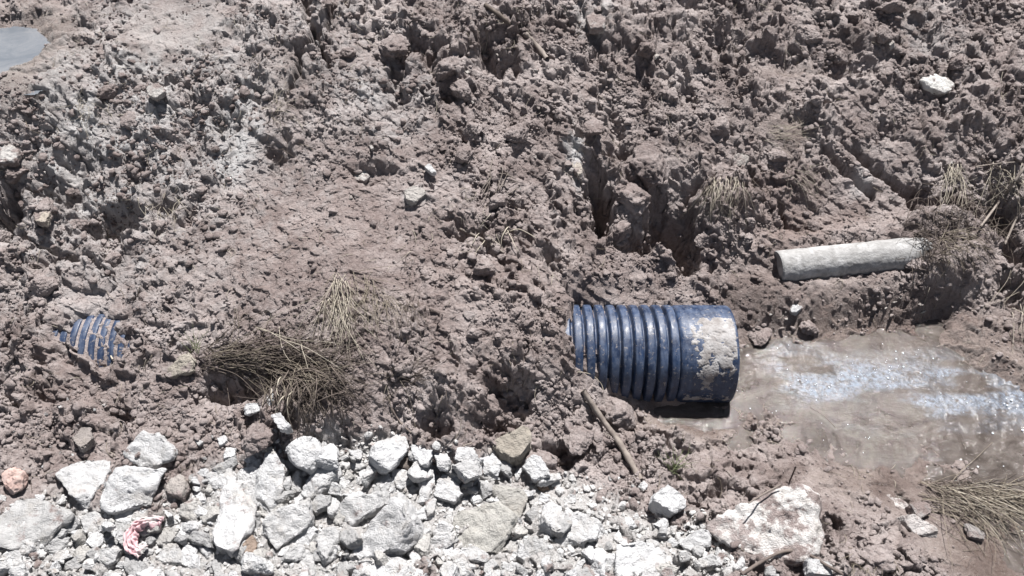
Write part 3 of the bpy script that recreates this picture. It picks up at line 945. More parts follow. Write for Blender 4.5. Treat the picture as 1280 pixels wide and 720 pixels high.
S('white triangular chip at the foot of the large smooth block', [(245,680),(257,682),(268,692),(257,698)], WHITE)
S('pale chip beneath the pointed splinter', [(233,713),(243,703),(258,702),(250,715)], PALEC)
S('long tilted slab throwing a dark gash of shadow, above the ribbed boulder', [(408,643),(437,622),(483,612),(494,614),(480,628),(440,656),(421,646)], PALEC, .45, 1.2, (-.15, -.35))
S('biggest wedge shaped boulder with a ribbed grey lower face', [(498,613),(512,626),(523,640),(520,660),(500,685),(478,690),(433,707),(428,700),(450,672),(480,636)], WHITE, .5, .6, (-.05, -.3))
S('pale stone leaning on the right flank of the wedge shaped boulder', [(503,657),(522,653),(517,672),(510,687),(498,685)], PALEC, .7, .9)
S('wide white slab beneath the ribbed lower face of the wedge shaped boulder', [(427,717),(446,704),(470,697),(497,698),(518,712),(520,724),(425,724)], (.525, .527, .533), .4)
S('small white stone below the leaning pale stone', [(508,690),(517,682),(535,692),(526,702),(518,703)], WHITE)
S('flat pale flake with a straight dark edge, at the foot of the dusty slab', [(536,676),(545,668),(567,665),(570,676),(540,697),(533,690)], PALEC, .4, .9)
S('angular flake with a straight dark edge, lower twin of the one by the dusty slab', [(549,695),(568,685),(582,686),(560,702)], WHITE, .5, .9)
S('triangular pale stone below the two straight edged flakes', [(562,705),(575,695),(586,700),(592,722),(576,722)], PALEC)
S('largest dusty beige slab lying flat in the middle of the rubble', [(553,642),(580,630),(603,622),(625,631),(641,645),(637,670),(622,688),(598,693),(575,688),(560,665)], (0.392, 0.382, 0.357), .22, .5, (0, -.25))
S('greenish grey slab with a shadowed lower edge, right of the dusty beige slab', [(614,610),(636,605),(655,615),(665,636),(660,645),(644,652),(630,637)], (0.364, 0.353, 0.332), .3, .9)
S('square pale slab on a dark underside, below the bare mud patch', [(708,641),(738,641),(747,657),(744,672),(722,678),(698,677)], WHITE, .3, .9, (0, -.2))
S('thin pale shard below the square pale slab', [(683,684),(696,690),(707,704),(692,697)], PALEC, .5)
S('white block with a long dark lower edge, rightmost big slab of the rubble', [(769,687),(775,680),(815,679),(849,686),(836,711),(814,718),(770,711)], (.525, .527, .533), .4, .9, (0, -.2))
S('pale chunk between the greenish slab and the square slab', [(674,650),(693,647),(700,662),(688,668),(676,662)], PALEC)
S('long pale stone above a dark slit, left of the thin shard', [(648,682),(667,672),(687,678),(680,700),(671,703)], PALEC, .4, .8)
S('small white flake near the bottom below the dusty slab', [(625,708),(643,701),(653,709),(638,715)], WHITE, .5)
S('white lumpy rock with a grey broken foot, below the green sprout', [(818,628),(827,604),(846,602),(862,615),(855,633),(838,640)], (.525, .527, .533), .7, .8)
S('small smooth white stone under the lumpy rock', [(819,637),(832,639),(839,650),(825,654)], WHITE)
S('white stone with a dark chip, right of the big white block', [(849,677),(862,668),(879,660),(898,672),(892,682),(864,690)], WHITE)
S('thin white blade of stone leaning on the mud caked boulder', [(896,692),(907,684),(914,691),(907,705),(882,709)], (.525, .527, .533))
S('flat white shard at the foot of the mud caked boulder', [(902,707),(939,709),(930,718),(905,719)], WHITE, .4)
S('small pale stub of stone under the curved root', [(958,709),(966,707),(976,722),(960,722)], PALEC)
S('large boulder caked with mud and whitish at its rim', [(892,660),(905,640),(960,620),(1001,607),(1021,618),(1025,680),(1018,694),(967,702),(920,688)], (.58, .56, .545), .5, .5, (0, -.15), .44, 'boulder', 'boulder', rough=1.1, dome=.12)
S('smooth white stone beside the grey lump at the edge of the straw', [(1095,629),(1108,616),(1135,626),(1138,637),(1115,641)], (0.434, 0.406, 0.392), .7, mud=.4, dome=.1)
S('grey rounded lump between the smooth white stone and the straw', [(1139,629),(1159,626),(1165,639),(1149,648)], (0.252, 0.234, 0.227), .8, dome=.1, mud=.45)
S('long white stone half sunk below the grey rounded lump', [(1122,646),(1136,639),(1175,662),(1174,672),(1136,666)], (0.434, 0.409, 0.399), .6, mud=.4)
S('grey stone standing at the water edge below the straw', [(1206,649),(1229,662),(1232,676),(1212,669)], (0.266, 0.248, 0.241), .7, mud=.42)
S('white stone under the curved root, right of the mud caked boulder', [(1011,697),(1044,703),(1048,722),(1014,718)], WHITE, .6)
S('white rock crowning the rubble heap, left of the dark stained stone', [(462,557),(479,546),(501,539),(513,547),(512,560),(496,567),(487,586),(468,574)], (.525, .527, .533), .6, .8)
S('bright smooth stone right of the dark stained stone', [(511,555),(542,559),(544,575),(527,582),(520,574)], (.525, .527, .533), .5, .7)
S('dark brown stained stone set in the bright top of the rubble heap', [(490,570),(500,564),(513,570),(521,583),(512,589),(496,585)], (0.140, 0.119, 0.105), .6, .8)
S('round backed white stone below the black hollow', [(567,556),(584,555),(600,570),(595,578),(569,574)], WHITE, .6, .8)
S('creased pale stone with a dark underside, below the round backed stone', [(565,577),(591,572),(602,582),(601,594),(584,601),(576,592)], PALEC, .6, .9)
S('beige sandy stone with a flat face, above the rubble rim', [(616,557),(632,531),(661,533),(662,561),(651,576),(629,576)], (0.308, 0.280, 0.241), .5, .6, (0, -.5), .2)
S('white cluster of stone just left of the beige sandy stone', [(603,565),(617,563),(627,576),(623,593),(612,593),(604,580)], (.525, .527, .533))
S('white angular rock right below the beige sandy stone', [(650,583),(666,569),(681,572),(687,594),(668,600)], (.525, .527, .533), .6, .8)
S('white block in the upper middle of the rubble, left of a crumbled pale stone', [(486,587),(501,586),(518,591),(518,607),(505,612),(486,604)], WHITE)
S('crumbled pale stone in the upper middle of the rubble', [(527,587),(542,582),(546,595),(537,630),(524,627)], (.525, .527, .533))
S('pale pointed stone pressed against the crumbled one', [(541,625),(547,603),(554,592),(566,596),(579,617),(565,628)], WHITE)
S('thin flat stone at the left rim of the heap top', [(430,580),(458,574),(460,581),(441,588)], PALEC, .6)
S('small white stone below the thin flat one', [(445,590),(466,584),(468,595),(458,609),(447,598)], WHITE)
S('grey white chip above the long tilted slab', [(462,608),(484,594),(484,606),(468,611)], PALEC)
S('small stone with a dark slot, under the creased stone', [(561,596),(572,591),(578,600),(569,606)], PALEC, .8)
S('flat white stone on the brown mud left of the root mat', [(303,505),(331,504),(337,510),(308,518)], (.525, .527, .533), .45, .9)
S('upright white shard above the flat white stone on brown mud', [(331,499),(342,486),(343,503),(337,509)], (.525, .527, .533), .6, .9)
S('white stone block sloping down under the root mat', [(336,515),(348,514),(361,530),(351,537)], (.525, .527, .533), .7, .9)
S('tiny square white stone alone on the brown mud', [(241,547),(254,552),(248,557)], PALEC, .8)
S('tiny round white stone beside the square edged white cube', [(271,546),(282,544),(284,552),(274,556)], WHITE, .7)
S('square edged white cube of stone at the rubble rim', [(278,567),(282,559),(295,560),(293,571),(282,575)], (.525, .527, .533), .8, .9)
S('small pale stone between the white cube and the heart shaped slab', [(303,573),(314,568),(323,574),(310,580)], WHITE, .7)
S('mud coloured stone in the brown earth above the notched flat stone', [(82,537),(111,533),(116,549),(99,560)], (0.280, 0.252, 0.238), .5, mud=.4)
S('tiny bluish white chip under the red brick piece', [(-4,618),(8,619),(6,626),(-4,627)], WHITE)
S('small white lump on the rim above the cracked grey slab', [(43,617),(56,619),(52,627),(46,626)], WHITE)
S('earthy stone right of the brightest block', [(204,596),(221,589),(236,602),(226,620),(207,614)], (0.294, 0.269, 0.252), .5, mud=.44)
S('white oval cobble streaked with dirt, lying alone high on the bank', [(1152,98),(1166,92),(1188,98),(1195,107),(1184,115),(1162,109)], (.62,.61,.585), .6, .4, (0, -.35), .40, dome=.15, rough=.6)
S('round grey stone streaked with mud near the top of the bank', [(733,20),(745,14),(757,20),(755,33),(738,34)], (0.350, 0.336, 0.322), .5, .35, (0, -.35), .50, dome=.15)
S('small round white stone on the slope above the mound', [(442,216),(452,212),(462,219),(456,226),(444,225)], (0.434, 0.413, 0.392), .5, .35, (0, -.3), .47, dome=.15)
S('small thin white chip on the slope left of the fallen twigs', [(529,207),(535,203),(544,212),(541,217)], WHITE, .6, .9, (0, -.3))
S('flattish pale stone lying by the thin white chip', [(506,236),(520,232),(533,240),(520,252),(508,247)], (0.392, 0.371, 0.350), .5, .5, (0, -.3), .38)
S('small grey stone on the pale earth of the far bank', [(183,108),(197,104),(206,113),(194,122),(184,117)], (0.336, 0.322, 0.308), .5, .35, (0, -.3), .47, dome=.1)
S('pale round stone half buried at the edge of the white clay', [(-6,185),(8,178),(22,186),(18,200),(-6,203)], (0.434, 0.420, 0.406), .5, .35, (0, -.3), .47, dome=.1)
S('tan flat stone beside the green blades and the root mat', [(203,466),(216,448),(240,438),(249,445),(236,463),(212,471)], (0.322, 0.294, 0.252), .4, .7, (0, -.3), .36)
S('small pale stone in the dark crevice by the torn bank', [(715,205),(722,198),(730,210),(724,222)], (0.385, 0.350, 0.308), .5, .35, (0, -.3), .47)
S('small white stone on the ledge below the concrete pipe', [(987,381),(996,377),(1004,384),(998,390),(988,389)], WHITE, .7, .3)
S('little rounded pebble on the mud by the leaning stick', [(800,606),(807,600),(811,606),(804,615)], WHITE, .8, .8)
S('brown stone just below the beige sandy stone', [(671,607),(684,604),(690,611),(680,616)], (0.252, 0.189, 0.154), .7)
S('pale chip right beside the small brown stone', [(682,603),(694,598),(703,603),(697,611)], WHITE, .6)
S('short pale stone at the rubble edge right of the greenish slab', [(703,620),(718,616),(720,627),(706,631)], PALEC)
S('pebble of yellowish stone in the torn bank high above the mound', [(40,262),(52,255),(62,264),(56,277),(44,275)], (0.385, 0.343, 0.294), .5, .35, (0, -.35), .50, dome=.1)
S('small pale stone lodged in the slope left of the white chip', [(197,296),(207,290),(212,300),(203,305)], (0.434, 0.413, 0.392), .5, .35, (0, -.35), .50)
S('pale flattened stone on the bank near the grooves', [(915,195),(930,190),(941,198),(934,207),(918,206)], (0.350, 0.322, 0.301), .5, .35, (0, -.35), .50)

bk = S('soft pink red piece of brick at the edge of the mud', [(2,587),(15,584),(26,591),(24,608),(11,617),(3,604)], (1, 1, 1), .6, .8, name='brick_piece', cat='brick')
bk.data.materials.clear(); bk.data.materials.append(BRICK)

# ---- smaller broken pieces that fill the heap
HEAP = [(-20,640),(60,655),(100,640),(225,640),(232,600),(255,578),(300,575),(340,560),(380,548),(440,570),(470,550),(540,560),(600,572),(640,585),(690,590),(705,635),(760,650),(815,650),(870,660),(905,690),(930,705),(960,730),(-20,730)]


def inside(px, py, poly):
    c = np.zeros(len(px), bool)
    for q in range(len(poly)):
        ax, ay = poly[q]; bx, by = poly[(q + 1) % len(poly)]
        c ^= ((ay > py) != (by > py)) & (px < (bx - ax) * (py - ay) / (by - ay + 1e-12) + ax)
    return c


def chip_set(n, area, smin, smax, label, group, cols, seed, lift=(.3, 1.0), mud=(.2, .36), name='stone'):
    rg = np.random.default_rng(seed)
    a = np.array(area, float); k = 0
    taken = []
    while k < n:
        c = rg.uniform(a.min(0), a.max(0))
        if not inside(np.array([c[0]]), np.array([c[1]]), area)[0]: continue
        if any(inside(c[:1], c[1:], t)[0] for t in TRACED): continue
        s = smin * (smax / smin) ** (rg.random() ** (1.0 if smax > 40 else 1.5))
        if any(abs(c[0] - t[0]) + abs(c[1] - t[1]) < (s + t[2]) * .36 for t in taken[-400:]): 
            if rg.random() < .85: continue
        taken.append((c[0], c[1], s))
        m = rg.integers(5, 8); th = np.sort(rg.random(m) * 6.283); ro = rg.random() * 3.14; asp = rg.uniform(.5, .9)
        rr = s * .5 * rg.uniform(.75, 1.15, m)
        x = rr * np.cos(th); y = rr * np.sin(th) * asp
        P = np.stack([c[0] + x * math.cos(ro) - y * math.sin(ro), c[1] + (x * math.sin(ro) + y * math.cos(ro)) * .85], -1)
        if len(convex_hull_2d([Vector(p) for p in P])) < 4 or np.ptp(P[:, 0]) < 3 or np.ptp(P[:, 1]) < 3: continue
        S(label, P, cols[rg.integers(len(cols))], rg.uniform(.45, .85), rg.uniform(*lift) if smax > 40 else rg.uniform(0, .35), (rg.normal() * .3, -.15 + rg.normal() * .3), rg.uniform(*mud), name, 'stone', group)
        k += 1


chip_set(292, HEAP, 17, 46, 'small angular pale chip among the bigger stones of the rubble heap', 'small chips in the rubble heap', [WHITE, WHITE, PALEC, (.525, .527, .533), GREYC, (.40,.39,.375)], 21, name='stone_chip')
chip_set(34, [(0,470),(330,540),(300,570),(100,560),(60,600),(0,610)], 5, 10, 'tiny pale pebble scattered over the brown earth above the rubble', 'pebbles on the earth above the rubble', [PALEC, GREYC, MUDDY], 22, name='pebble', mud=(.3, .42))
chip_set(26, [(700,590),(800,600),(870,650),(930,690),(870,690),(760,650),(700,640)], 5, 12, 'tiny pale pebble where the rubble thins out into mud', 'pebbles at the thin end of the rubble', [WHITE, PALEC, GREYC], 23, name='pebble')
chip_set(40, [(0,120),(420,20),(900,40),(1280,30),(1280,250),(950,280),(600,340),(250,230),(0,240)], 5, 12, 'tiny pale pebble stuck in the torn earth of the far bank', 'pebbles in the far bank', [(0.385, 0.364, 0.343), (0.322, 0.301, 0.287), (0.280, 0.256, 0.238)], 24, name='pebble', mud=(.36, .48))
chip_set(22, [(930,390),(1150,350),(1160,395),(1000,405),(930,430)], 5, 11, 'tiny stone in the slope between concrete pipe and water', 'little stones below the concrete pipe', [(0.294, 0.269, 0.252), (0.350, 0.329, 0.308)], 25, name='pebble', mud=(.38, .48))

# ---- grit between the stones
def acc_grit(x, y, px, py):
    return masks(x, y)['grit'] * (.5 + .5 * sstep(-.2, .2, fbm(x * 7, y * 7, 66, 2)))
GRITM = make_simple('lime_grit', (.32, .312, .305), (.46, .455, .45), 60, .9, .4, .004, 200, (.24, .22, .205))
sr = crumb_field('small_rubble', 'thumb sized angular bits of pale stone filling the gaps of the heap', 2000, .008, .022, 1.5, acc_grit, STONE, 2, facet=.2, sink=.12, smooth=False)
sr.color = (.50, .497, .495, .36)
crumb_field('stone_grit', 'pale lime grit and tiny fragments between the stones of the heap', 17000, .0028, .014, 1.6, acc_grit, GRITM, 1, facet=.18, sink=.1, smooth=False)
# ------------------------------------------------------------------ sticks, roots, straw
def tube_mesh(name, strands, mats, sides=4, midx=None):
    """strands: list of (points (n,3), radius at start, radius at end)"""
    VV, FF, MI = [], [], []; base = 0
    for k, (P, r0, r1) in enumerate(strands):
        P = np.asarray(P, float); n = len(P)
        T = np.gradient(P, axis=0); T /= np.linalg.norm(T, axis=1, keepdims=True) + 1e-9
        up = np.tile(np.array([.3, .2, 1.]), (n, 1))
        A = np.cross(T, up); A /= np.linalg.norm(A, axis=1, keepdims=True) + 1e-9
        B = np.cross(A, T)
        r = np.linspace(r0, r1, n) if np.ndim(r0) == 0 else r0
        th = np.arange(sides) * 2 * np.pi / sides
        V = P[:, None] + r[:, None, None] * (np.cos(th)[None, :, None] * A[:, None] + np.sin(th)[None, :, None] * B[:, None])
        VV.append(V.reshape(-1, 3))
        i = base + np.arange(n - 1)[:, None] * sides + np.arange(sides)[None]; j = base + np.arange(n - 1)[:, None] * sides + (np.arange(sides)[None] + 1) % sides
        f = np.stack([i, j, j + sides, i + sides], -1).reshape(-1, 4)
        cap = [[base + c for c in (0, 1, 2, 3)][::-1], [base + (n - 1) * sides + c for c in (0, 1, 2, 3)]] if sides == 4 else []
        if sides > 4:
            for q in range(1, sides - 1, 2):
                cap.append([base, base + q, base + q + 1, base + min(q + 2, sides - 1)] if q + 2 < sides else [base, base + q, base + q + 1, base + q + 1])
            cap = [c for c in cap if len(set(c)) == 4]
        f = np.concatenate([f, np.array(cap, int).reshape(-1, 4)])
        FF.append(f); MI.append(np.full(len(f), 0 if midx is None else midx[k])); base += n * sides
    V, org = centred(np.concatenate(VV))
    return mesh_np(name, V, np.concatenate(FF), mats, True, None, np.concatenate(MI)), org


def px_path(path, lift):
    """a photo path laid over the ground; lift is height above it"""
    a = np.array(path, float)
    x, y, z = march(HR, a[:, 0], a[:, 1])
    return np.stack([x, y, HR(x, y) + np.asarray(lift)], -1)


def smooth_line(P, n):
    P = np.asarray(P, float); t = np.linspace(0, len(P) - 1, n)
    out = []
    for q in t:
        i = int(min(q, len(P) - 2)); f = q - i
        p0, p1, p2, p3 = P[max(i - 1, 0)], P[i], P[i + 1], P[min(i + 2, len(P) - 1)]
        out.append(.5 * (2 * p1 + (p2 - p0) * f + (2 * p0 - 5 * p1 + 4 * p2 - p3) * f ** 2 + (3 * p1 - p0 - 3 * p2 + p3) * f ** 3))
    return np.array(out)


def relax(P, k=3):
    for _ in range(k):
        P[1:-1] = .5 * P[1:-1] + .25 * (P[:-2] + P[2:])
    return P


def tuft(name, label, specs, mats, seed, cat, group=None):
    """specs: dicts n, start box, heading (deg, 90 = towards the viewer), length px, bend, lift, radius, mat"""
    rg = np.random.default_rng(seed); st, mi, paths, par = [], [], [], []
    m = 9
    for s in specs:
        for _ in range(s['n']):
            x0, y0, x1, y1 = s['box']; px, py = rg.uniform(x0, x1), rg.uniform(y0, y1)
            a = math.radians(rg.normal(s['dir'], s.get('spread', 12) * (1.3 if rg.random() < .85 else 2.6))); ln = rg.uniform(*s['len']); bend = math.radians(rg.normal(s.get('bend', 0), s.get('bs', 25) * 1.6))
            pts = [(px, py)]
            for q in range(m - 1):
                a2 = a + bend * q / (m - 1)
                px += math.cos(a2) * ln / (m - 1); py += math.sin(a2) * ln / (m - 1); pts.append((px, py))
            paths += pts
            t = np.linspace(0, 1, m); h = rg.uniform(*s['lift'])
            par.append((h * np.sin(np.pi * (s.get('free', .75) * t + .08)) + .004 * rg.random(), rg.uniform(*s['r']), s['mat'], s.get('tip', .45)))
    P = px_path(paths, 0).reshape(-1, m, 3)
    for k, (lf, r, mt, tip) in enumerate(par):
        Q = relax(P[k].copy(), 5); Q[:, 2] += lf
        wg = np.cumsum(rg.normal(size=(m, 3)), 0) * .0045; Q = Q + relax(wg, 2) - wg[0]
        st.append((Q, r * .78, r * tip * .78)); mi.append(mt)
    me, org = tube_mesh(name, st, mats, 4, mi)
    return link(name, me, label=label, cat=cat, group=group, loc=org)


PALETTE = [STRAW, STRAW_PALE, ROOT]
tuft('dry_grass_tuft', 'pale fan of dry straw combed downhill over the smooth mound', [
    dict(n=48, box=(402, 345, 436, 385), dir=82, spread=14, len=(55, 100), bend=8, lift=(.008, .05), r=(.0010, .0019), mat=1),
    dict(n=40, box=(405, 340, 470, 375), dir=75, spread=18, len=(45, 85), bend=15, lift=(.004, .03), r=(.0009, .0017), mat=0),
    dict(n=25, box=(405, 350, 450, 400), dir=85, spread=25, len=(30, 70), lift=(.0, .02), r=(.0010, .0018), mat=2)], PALETTE, 41, 'dry grass')
tuft('dry_grass_tuft', 'thin dark wisp of dry grass right of the pale straw fan', [
    dict(n=22, box=(470, 368, 500, 385), dir=70, spread=22, len=(35, 60), lift=(.006, .03), r=(.0009, .0015), mat=0),
    dict(n=18, box=(505, 370, 525, 385), dir=75, spread=20, len=(35, 60), lift=(.006, .03), r=(.0009, .0015), mat=2)], PALETTE, 42, 'dry grass')
tuft('root_mat', 'matted brown bundle of dead grass roots lying over a dark hollow above the rubble', [
    dict(n=170, box=(248, 432, 385, 474), dir=2, spread=15, len=(40, 110), bend=10, bs=14, lift=(.008, .045), r=(.0012, .0024), mat=2),
    dict(n=60, box=(250, 440, 310, 468), dir=5, spread=14, len=(60, 120), bend=-10, bs=25, lift=(.01, .045), r=(.0010, .0018), mat=0),
    dict(n=170, box=(335, 448, 420, 500), dir=28, spread=26, len=(35, 85), bend=35, bs=18, lift=(.01, .05), r=(.0012, .0026), mat=2),
    dict(n=45, box=(340, 450, 400, 480), dir=40, spread=30, len=(40, 90), bend=35, lift=(.03, .07), r=(.0010, .0020), mat=0),
    dict(n=12, box=(355, 455, 425, 490), dir=75, spread=35, len=(45, 75), bend=10, lift=(.05, .10), r=(.0022, .0042), mat=2, tip=.7),
    dict(n=10, box=(355, 500, 400, 525), dir=-35, spread=30, len=(40, 70), lift=(.03, .08), r=(.0020, .0036), mat=2, tip=.7),
    dict(n=7, box=(270, 410, 380, 440), dir=30, spread=25, len=(60, 110), lift=(.04, .10), r=(.0014, .0022), mat=1),
    dict(n=6, box=(340, 470, 370, 500), dir=115, spread=14, len=(30, 50), lift=(.04, .08), r=(.0024, .0034), mat=1, tip=.8)], PALETTE, 43, 'roots')
tuft('hanging_roots', 'dry grass hanging like a beard below the dark cavities in the bank', [
    dict(n=40, box=(888, 222, 928, 236), dir=96, spread=9, len=(35, 70), bend=0, bs=15, lift=(.015, .05), r=(.0010, .0018), mat=1),
    dict(n=35, box=(880, 225, 945, 245), dir=95, spread=14, len=(25, 60), lift=(.01, .05), r=(.0010, .0018), mat=2)], PALETTE, 44, 'roots')
tuft('hanging_roots', 'tangle of torn roots at the buried end of the concrete pipe', [
    dict(n=34, box=(1180, 205, 1200, 222), dir=92, spread=10, len=(30, 60), lift=(.01, .05), r=(.0011, .0020), mat=1),
    dict(n=60, box=(1150, 230, 1225, 270), dir=88, spread=30, len=(25, 65), bs=40, lift=(.01, .06), r=(.0011, .0022), mat=2),
    dict(n=55, box=(1135, 288, 1180, 335), dir=75, spread=55, len=(30, 70), bs=45, lift=(.03, .10), r=(.0011, .0022), mat=2),
    dict(n=30, box=(1158, 296, 1190, 325), dir=10, spread=25, len=(40, 80), bend=20, bs=30, lift=(.02, .08), r=(.0012, .0024), mat=0),
    dict(n=14, box=(1150, 300, 1165, 315), dir=110, spread=15, len=(25, 45), lift=(.02, .06), r=(.0012, .0018), mat=2)], PALETTE, 45, 'roots')
tuft('hanging_roots', 'loose hanging fibres over the deep dark gash right of the root tangle', [
    dict(n=26, box=(1235, 205, 1280, 235), dir=95, spread=20, len=(40, 80), bs=30, lift=(.02, .07), r=(.0011, .0020), mat=1),
    dict(n=36, box=(1225, 215, 1290, 300), dir=105, spread=40, len=(30, 70), bs=40, lift=(.01, .07), r=(.0011, .0022), mat=2),
    dict(n=12, box=(1262, 330, 1285, 400), dir=95, spread=15, len=(40, 70), lift=(.01, .05), r=(.0012, .0022), mat=1)], PALETTE, 46, 'roots')
tuft('straw_bundle', 'wet bundle of yellow brown straw lying at the edge of the water', [
    dict(n=110, box=(1146, 600, 1255, 640), dir=20, spread=12, len=(45, 110), bend=8, bs=14, lift=(.004, .03), r=(.0012, .0024), mat=0),
    dict(n=60, box=(1150, 600, 1230, 612), dir=45, spread=14, len=(40, 80), bend=-10, lift=(.004, .025), r=(.0012, .0022), mat=2),
    dict(n=26, box=(1170, 603, 1230, 630), dir=22, spread=9, len=(80, 130), bend=6, bs=10, lift=(.01, .04), r=(.0012, .0020), mat=1),
    dict(n=50, box=(1200, 615, 1290, 640), dir=18, spread=14, len=(50, 110), lift=(.004, .025), r=(.0012, .0022), mat=0)], PALETTE, 47, 'straw')
tuft('twig_sheaf', 'small sheaf of fallen twigs sticking out of the mud in mid slope', [
    dict(n=9, box=(600, 240, 622, 268), dir=-42, spread=14, len=(30, 55), lift=(.01, .04), r=(.0018, .0035), mat=0, tip=.7),
    dict(n=8, box=(598, 285, 640, 300), dir=75, spread=35, len=(20, 40), lift=(.01, .04), r=(.0018, .0035), mat=1, tip=.7)], [WOOD, STRAW_PALE], 48, 'twigs')
tuft('dry_grass_wisp', 'flattened straws across the wet patch above the two grooves', [dict(n=16, box=(952, 158, 975, 178), dir=2, spread=8, len=(35, 65), lift=(.004, .015), r=(.0009, .0014), mat=1)], PALETTE, 49, 'dry grass')
tuft('dry_grass_wisp', 'curled wisp of yellowish grass beside the white clay on the left bank', [dict(n=16, box=(335, 130, 350, 150), dir=-15, spread=30, len=(25, 55), bs=50, lift=(.006, .03), r=(.0009, .0015), mat=1), dict(n=14, box=(335, 140, 360, 190), dir=70, spread=30, len=(20, 45), bs=50, lift=(.006, .03), r=(.0009, .0015), mat=2)], PALETTE, 50, 'dry grass')
tuft('dry_grass_wisp', 'few loose straws hanging down the torn bank below the pale earth', [dict(n=18, box=(170, 240, 235, 262), dir=95, spread=25, len=(20, 48), bs=30, lift=(.008, .03), r=(.0009, .0015), mat=1)], PALETTE, 51, 'dry grass')
tuft('dry_grass_wisp', 'dark limp strands of grass curving down right of the root mat', [dict(n=36, box=(478, 470, 520, 485), dir=-30, spread=16, len=(30, 75), bend=25, bs=20, lift=(.004, .02), r=(.0010, .0017), mat=2), dict(n=8, box=(478, 462, 505, 485), dir=85, spread=20, len=(40, 80), lift=(.004, .02), r=(.0009, .0013), mat=0)], PALETTE, 52, 'dry grass')
tuft('dry_grass_wisp', 'short stubble of straw in the mud at the foot of the caked boulder', [dict(n=34, box=(1062, 692, 1118, 712), dir=60, spread=40, len=(20, 45), bs=40, lift=(.004, .02), r=(.0009, .0015), mat=0)], PALETTE, 53, 'dry grass')
tuft('dry_grass_wisp', 'thin straws lying over the bank below the grey far puddle', [dict(n=18, box=(95, 120, 140, 150), dir=90, spread=50, len=(20, 45), bs=60, lift=(.004, .02), r=(.0008, .0013), mat=1)], PALETTE, 54, 'dry grass')
tuft('dry_grass_wisp', 'pale straws lying along the edge of the two grooves', [dict(n=16, box=(975, 205, 1010, 230), dir=38, spread=12, len=(30, 60), lift=(.004, .02), r=(.0008, .0013), mat=1)], PALETTE, 55, 'dry grass')
tuft('green_sprout', 'little grey green grass sprout beside the white lumpy rock', [dict(n=9, box=(836, 584, 844, 596), dir=-60, spread=20, len=(16, 34), lift=(.03, .05), r=(.0014, .0022), mat=0, free=.45, tip=.2), dict(n=9, box=(836, 584, 846, 596), dir=-125, spread=20, len=(12, 28), lift=(.03, .05), r=(.0014, .0022), mat=0, free=.45, tip=.2)], [GREEN], 56, 'plant')
tuft('green_sprout', 'few green blades at the left end of the root mat', [dict(n=10, box=(240, 436, 250, 446), dir=-95, spread=28, len=(16, 30), lift=(.02, .04), r=(.0013, .0020), mat=0, free=.45, tip=.2)], [GREEN], 57, 'plant')


def stick(name, label, path, r0, r1, lift, matr, cat, n=26, seed=1, kn=.12):
    P = smooth_line(px_path(path, lift), n)
    rr = np.linspace(r0, r1, n) * (1 + kn * perlin(np.arange(n) * .55, np.zeros(n) + .3, seed))
    me, org = tube_mesh(name, [(P, rr, 0)], matr, 8)
    return link(name, me, label=label, cat=cat, loc=org)


stick('stick', 'long grey stick leaning from the blue pipe down to the stones', [(728, 492), (752, 530), (775, 562), (800, 602)], .010, .012, [.02, .03, .03, .01], WOOD, 'stick', 30, 3, .2)
stick('stick', 'mud covered branch on the high bank under the round grey stone', [(606, 8), (628, 24), (648, 44)], .009, .010, .008, ROOT, 'stick', 22, 4, .35)
stick('stick', 'shorter mud covered branch continuing below the first on the high bank', [(656, 44), (670, 58), (684, 76)], .012, .011, .008, WOOD, 'stick', 22, 5, .4)
stick('twig', 'thin dark twig standing upright behind the mud caked boulder', [(987, 602), (987, 601), (987, 600)], .003, .003, [-.01, .04, .085], DARKWOOD, 'twig', 10, 6)
stick('root', 'dark curved root arching along the bottom edge in front of the caked boulder', [(925, 722), (950, 707), (978, 696), (1005, 700), (1030, 712), (1052, 722)], .006, .005, [.02, .03, .04, .04, .03, .02], DARKWOOD, 'root', 40, 7, .2)
stick('twig', 'thin pale twig lying against the upper face of the caked boulder', [(928, 648), (945, 640), (966, 629)], .0025, .003, [.10, .12, .12], WOOD, 'twig', 16, 8)
stick('root', 'dark root curving down the brown mud right of the root mat', [(484, 496), (490, 512), (500, 528), (514, 542)], .004, .0035, .005, DARKWOOD, 'root', 24, 9)
stick('root', 'pale forked looking root reaching up out of the gash at the far right', [(1222, 290), (1240, 268), (1258, 245), (1276, 218)], .005, .007, [.03, .07, .08, .06], WOOD, 'root', 26, 10, .2)
stick('root', 'short pale root hanging inside the gash at the far right', [(1272, 268), (1262, 288), (1252, 312)], .004, .005, [.04, .06, .03], WOOD, 'root', 18, 11)
stick('root', 'pale root lying level across the mud right of the root tangle', [(1218, 212), (1245, 208), (1270, 206)], .004, .003, .015, WOOD, 'root', 18, 12)
stick('twig', 'bleached twig lying on the small patch of blue pipe', [(128, 423), (135, 438), (143, 453)], .0035, .003, .016, STRAW_PALE, 'twig', 12, 13)
stick('twig', 'thin twig floating in the brown water', [(1008, 520), (1024, 530), (1040, 546)], .002, .0018, .058, DARKWOOD, 'twig', 14, 14)
stick('twig', 'loose straw curved across the lower ribs of the blue pipe', [(722, 467), (738, 470), (750, 480), (754, 490)], .0018, .0014, [.01, .01, .01, .01], STRAW_PALE, 'straw', 16, 15)
stick('stick', 'slim stick lying above a crack in mid slope', [(575, 288), (605, 302), (630, 318)], .006, .004, .008, WOOD, 'stick', 20, 16, .2)

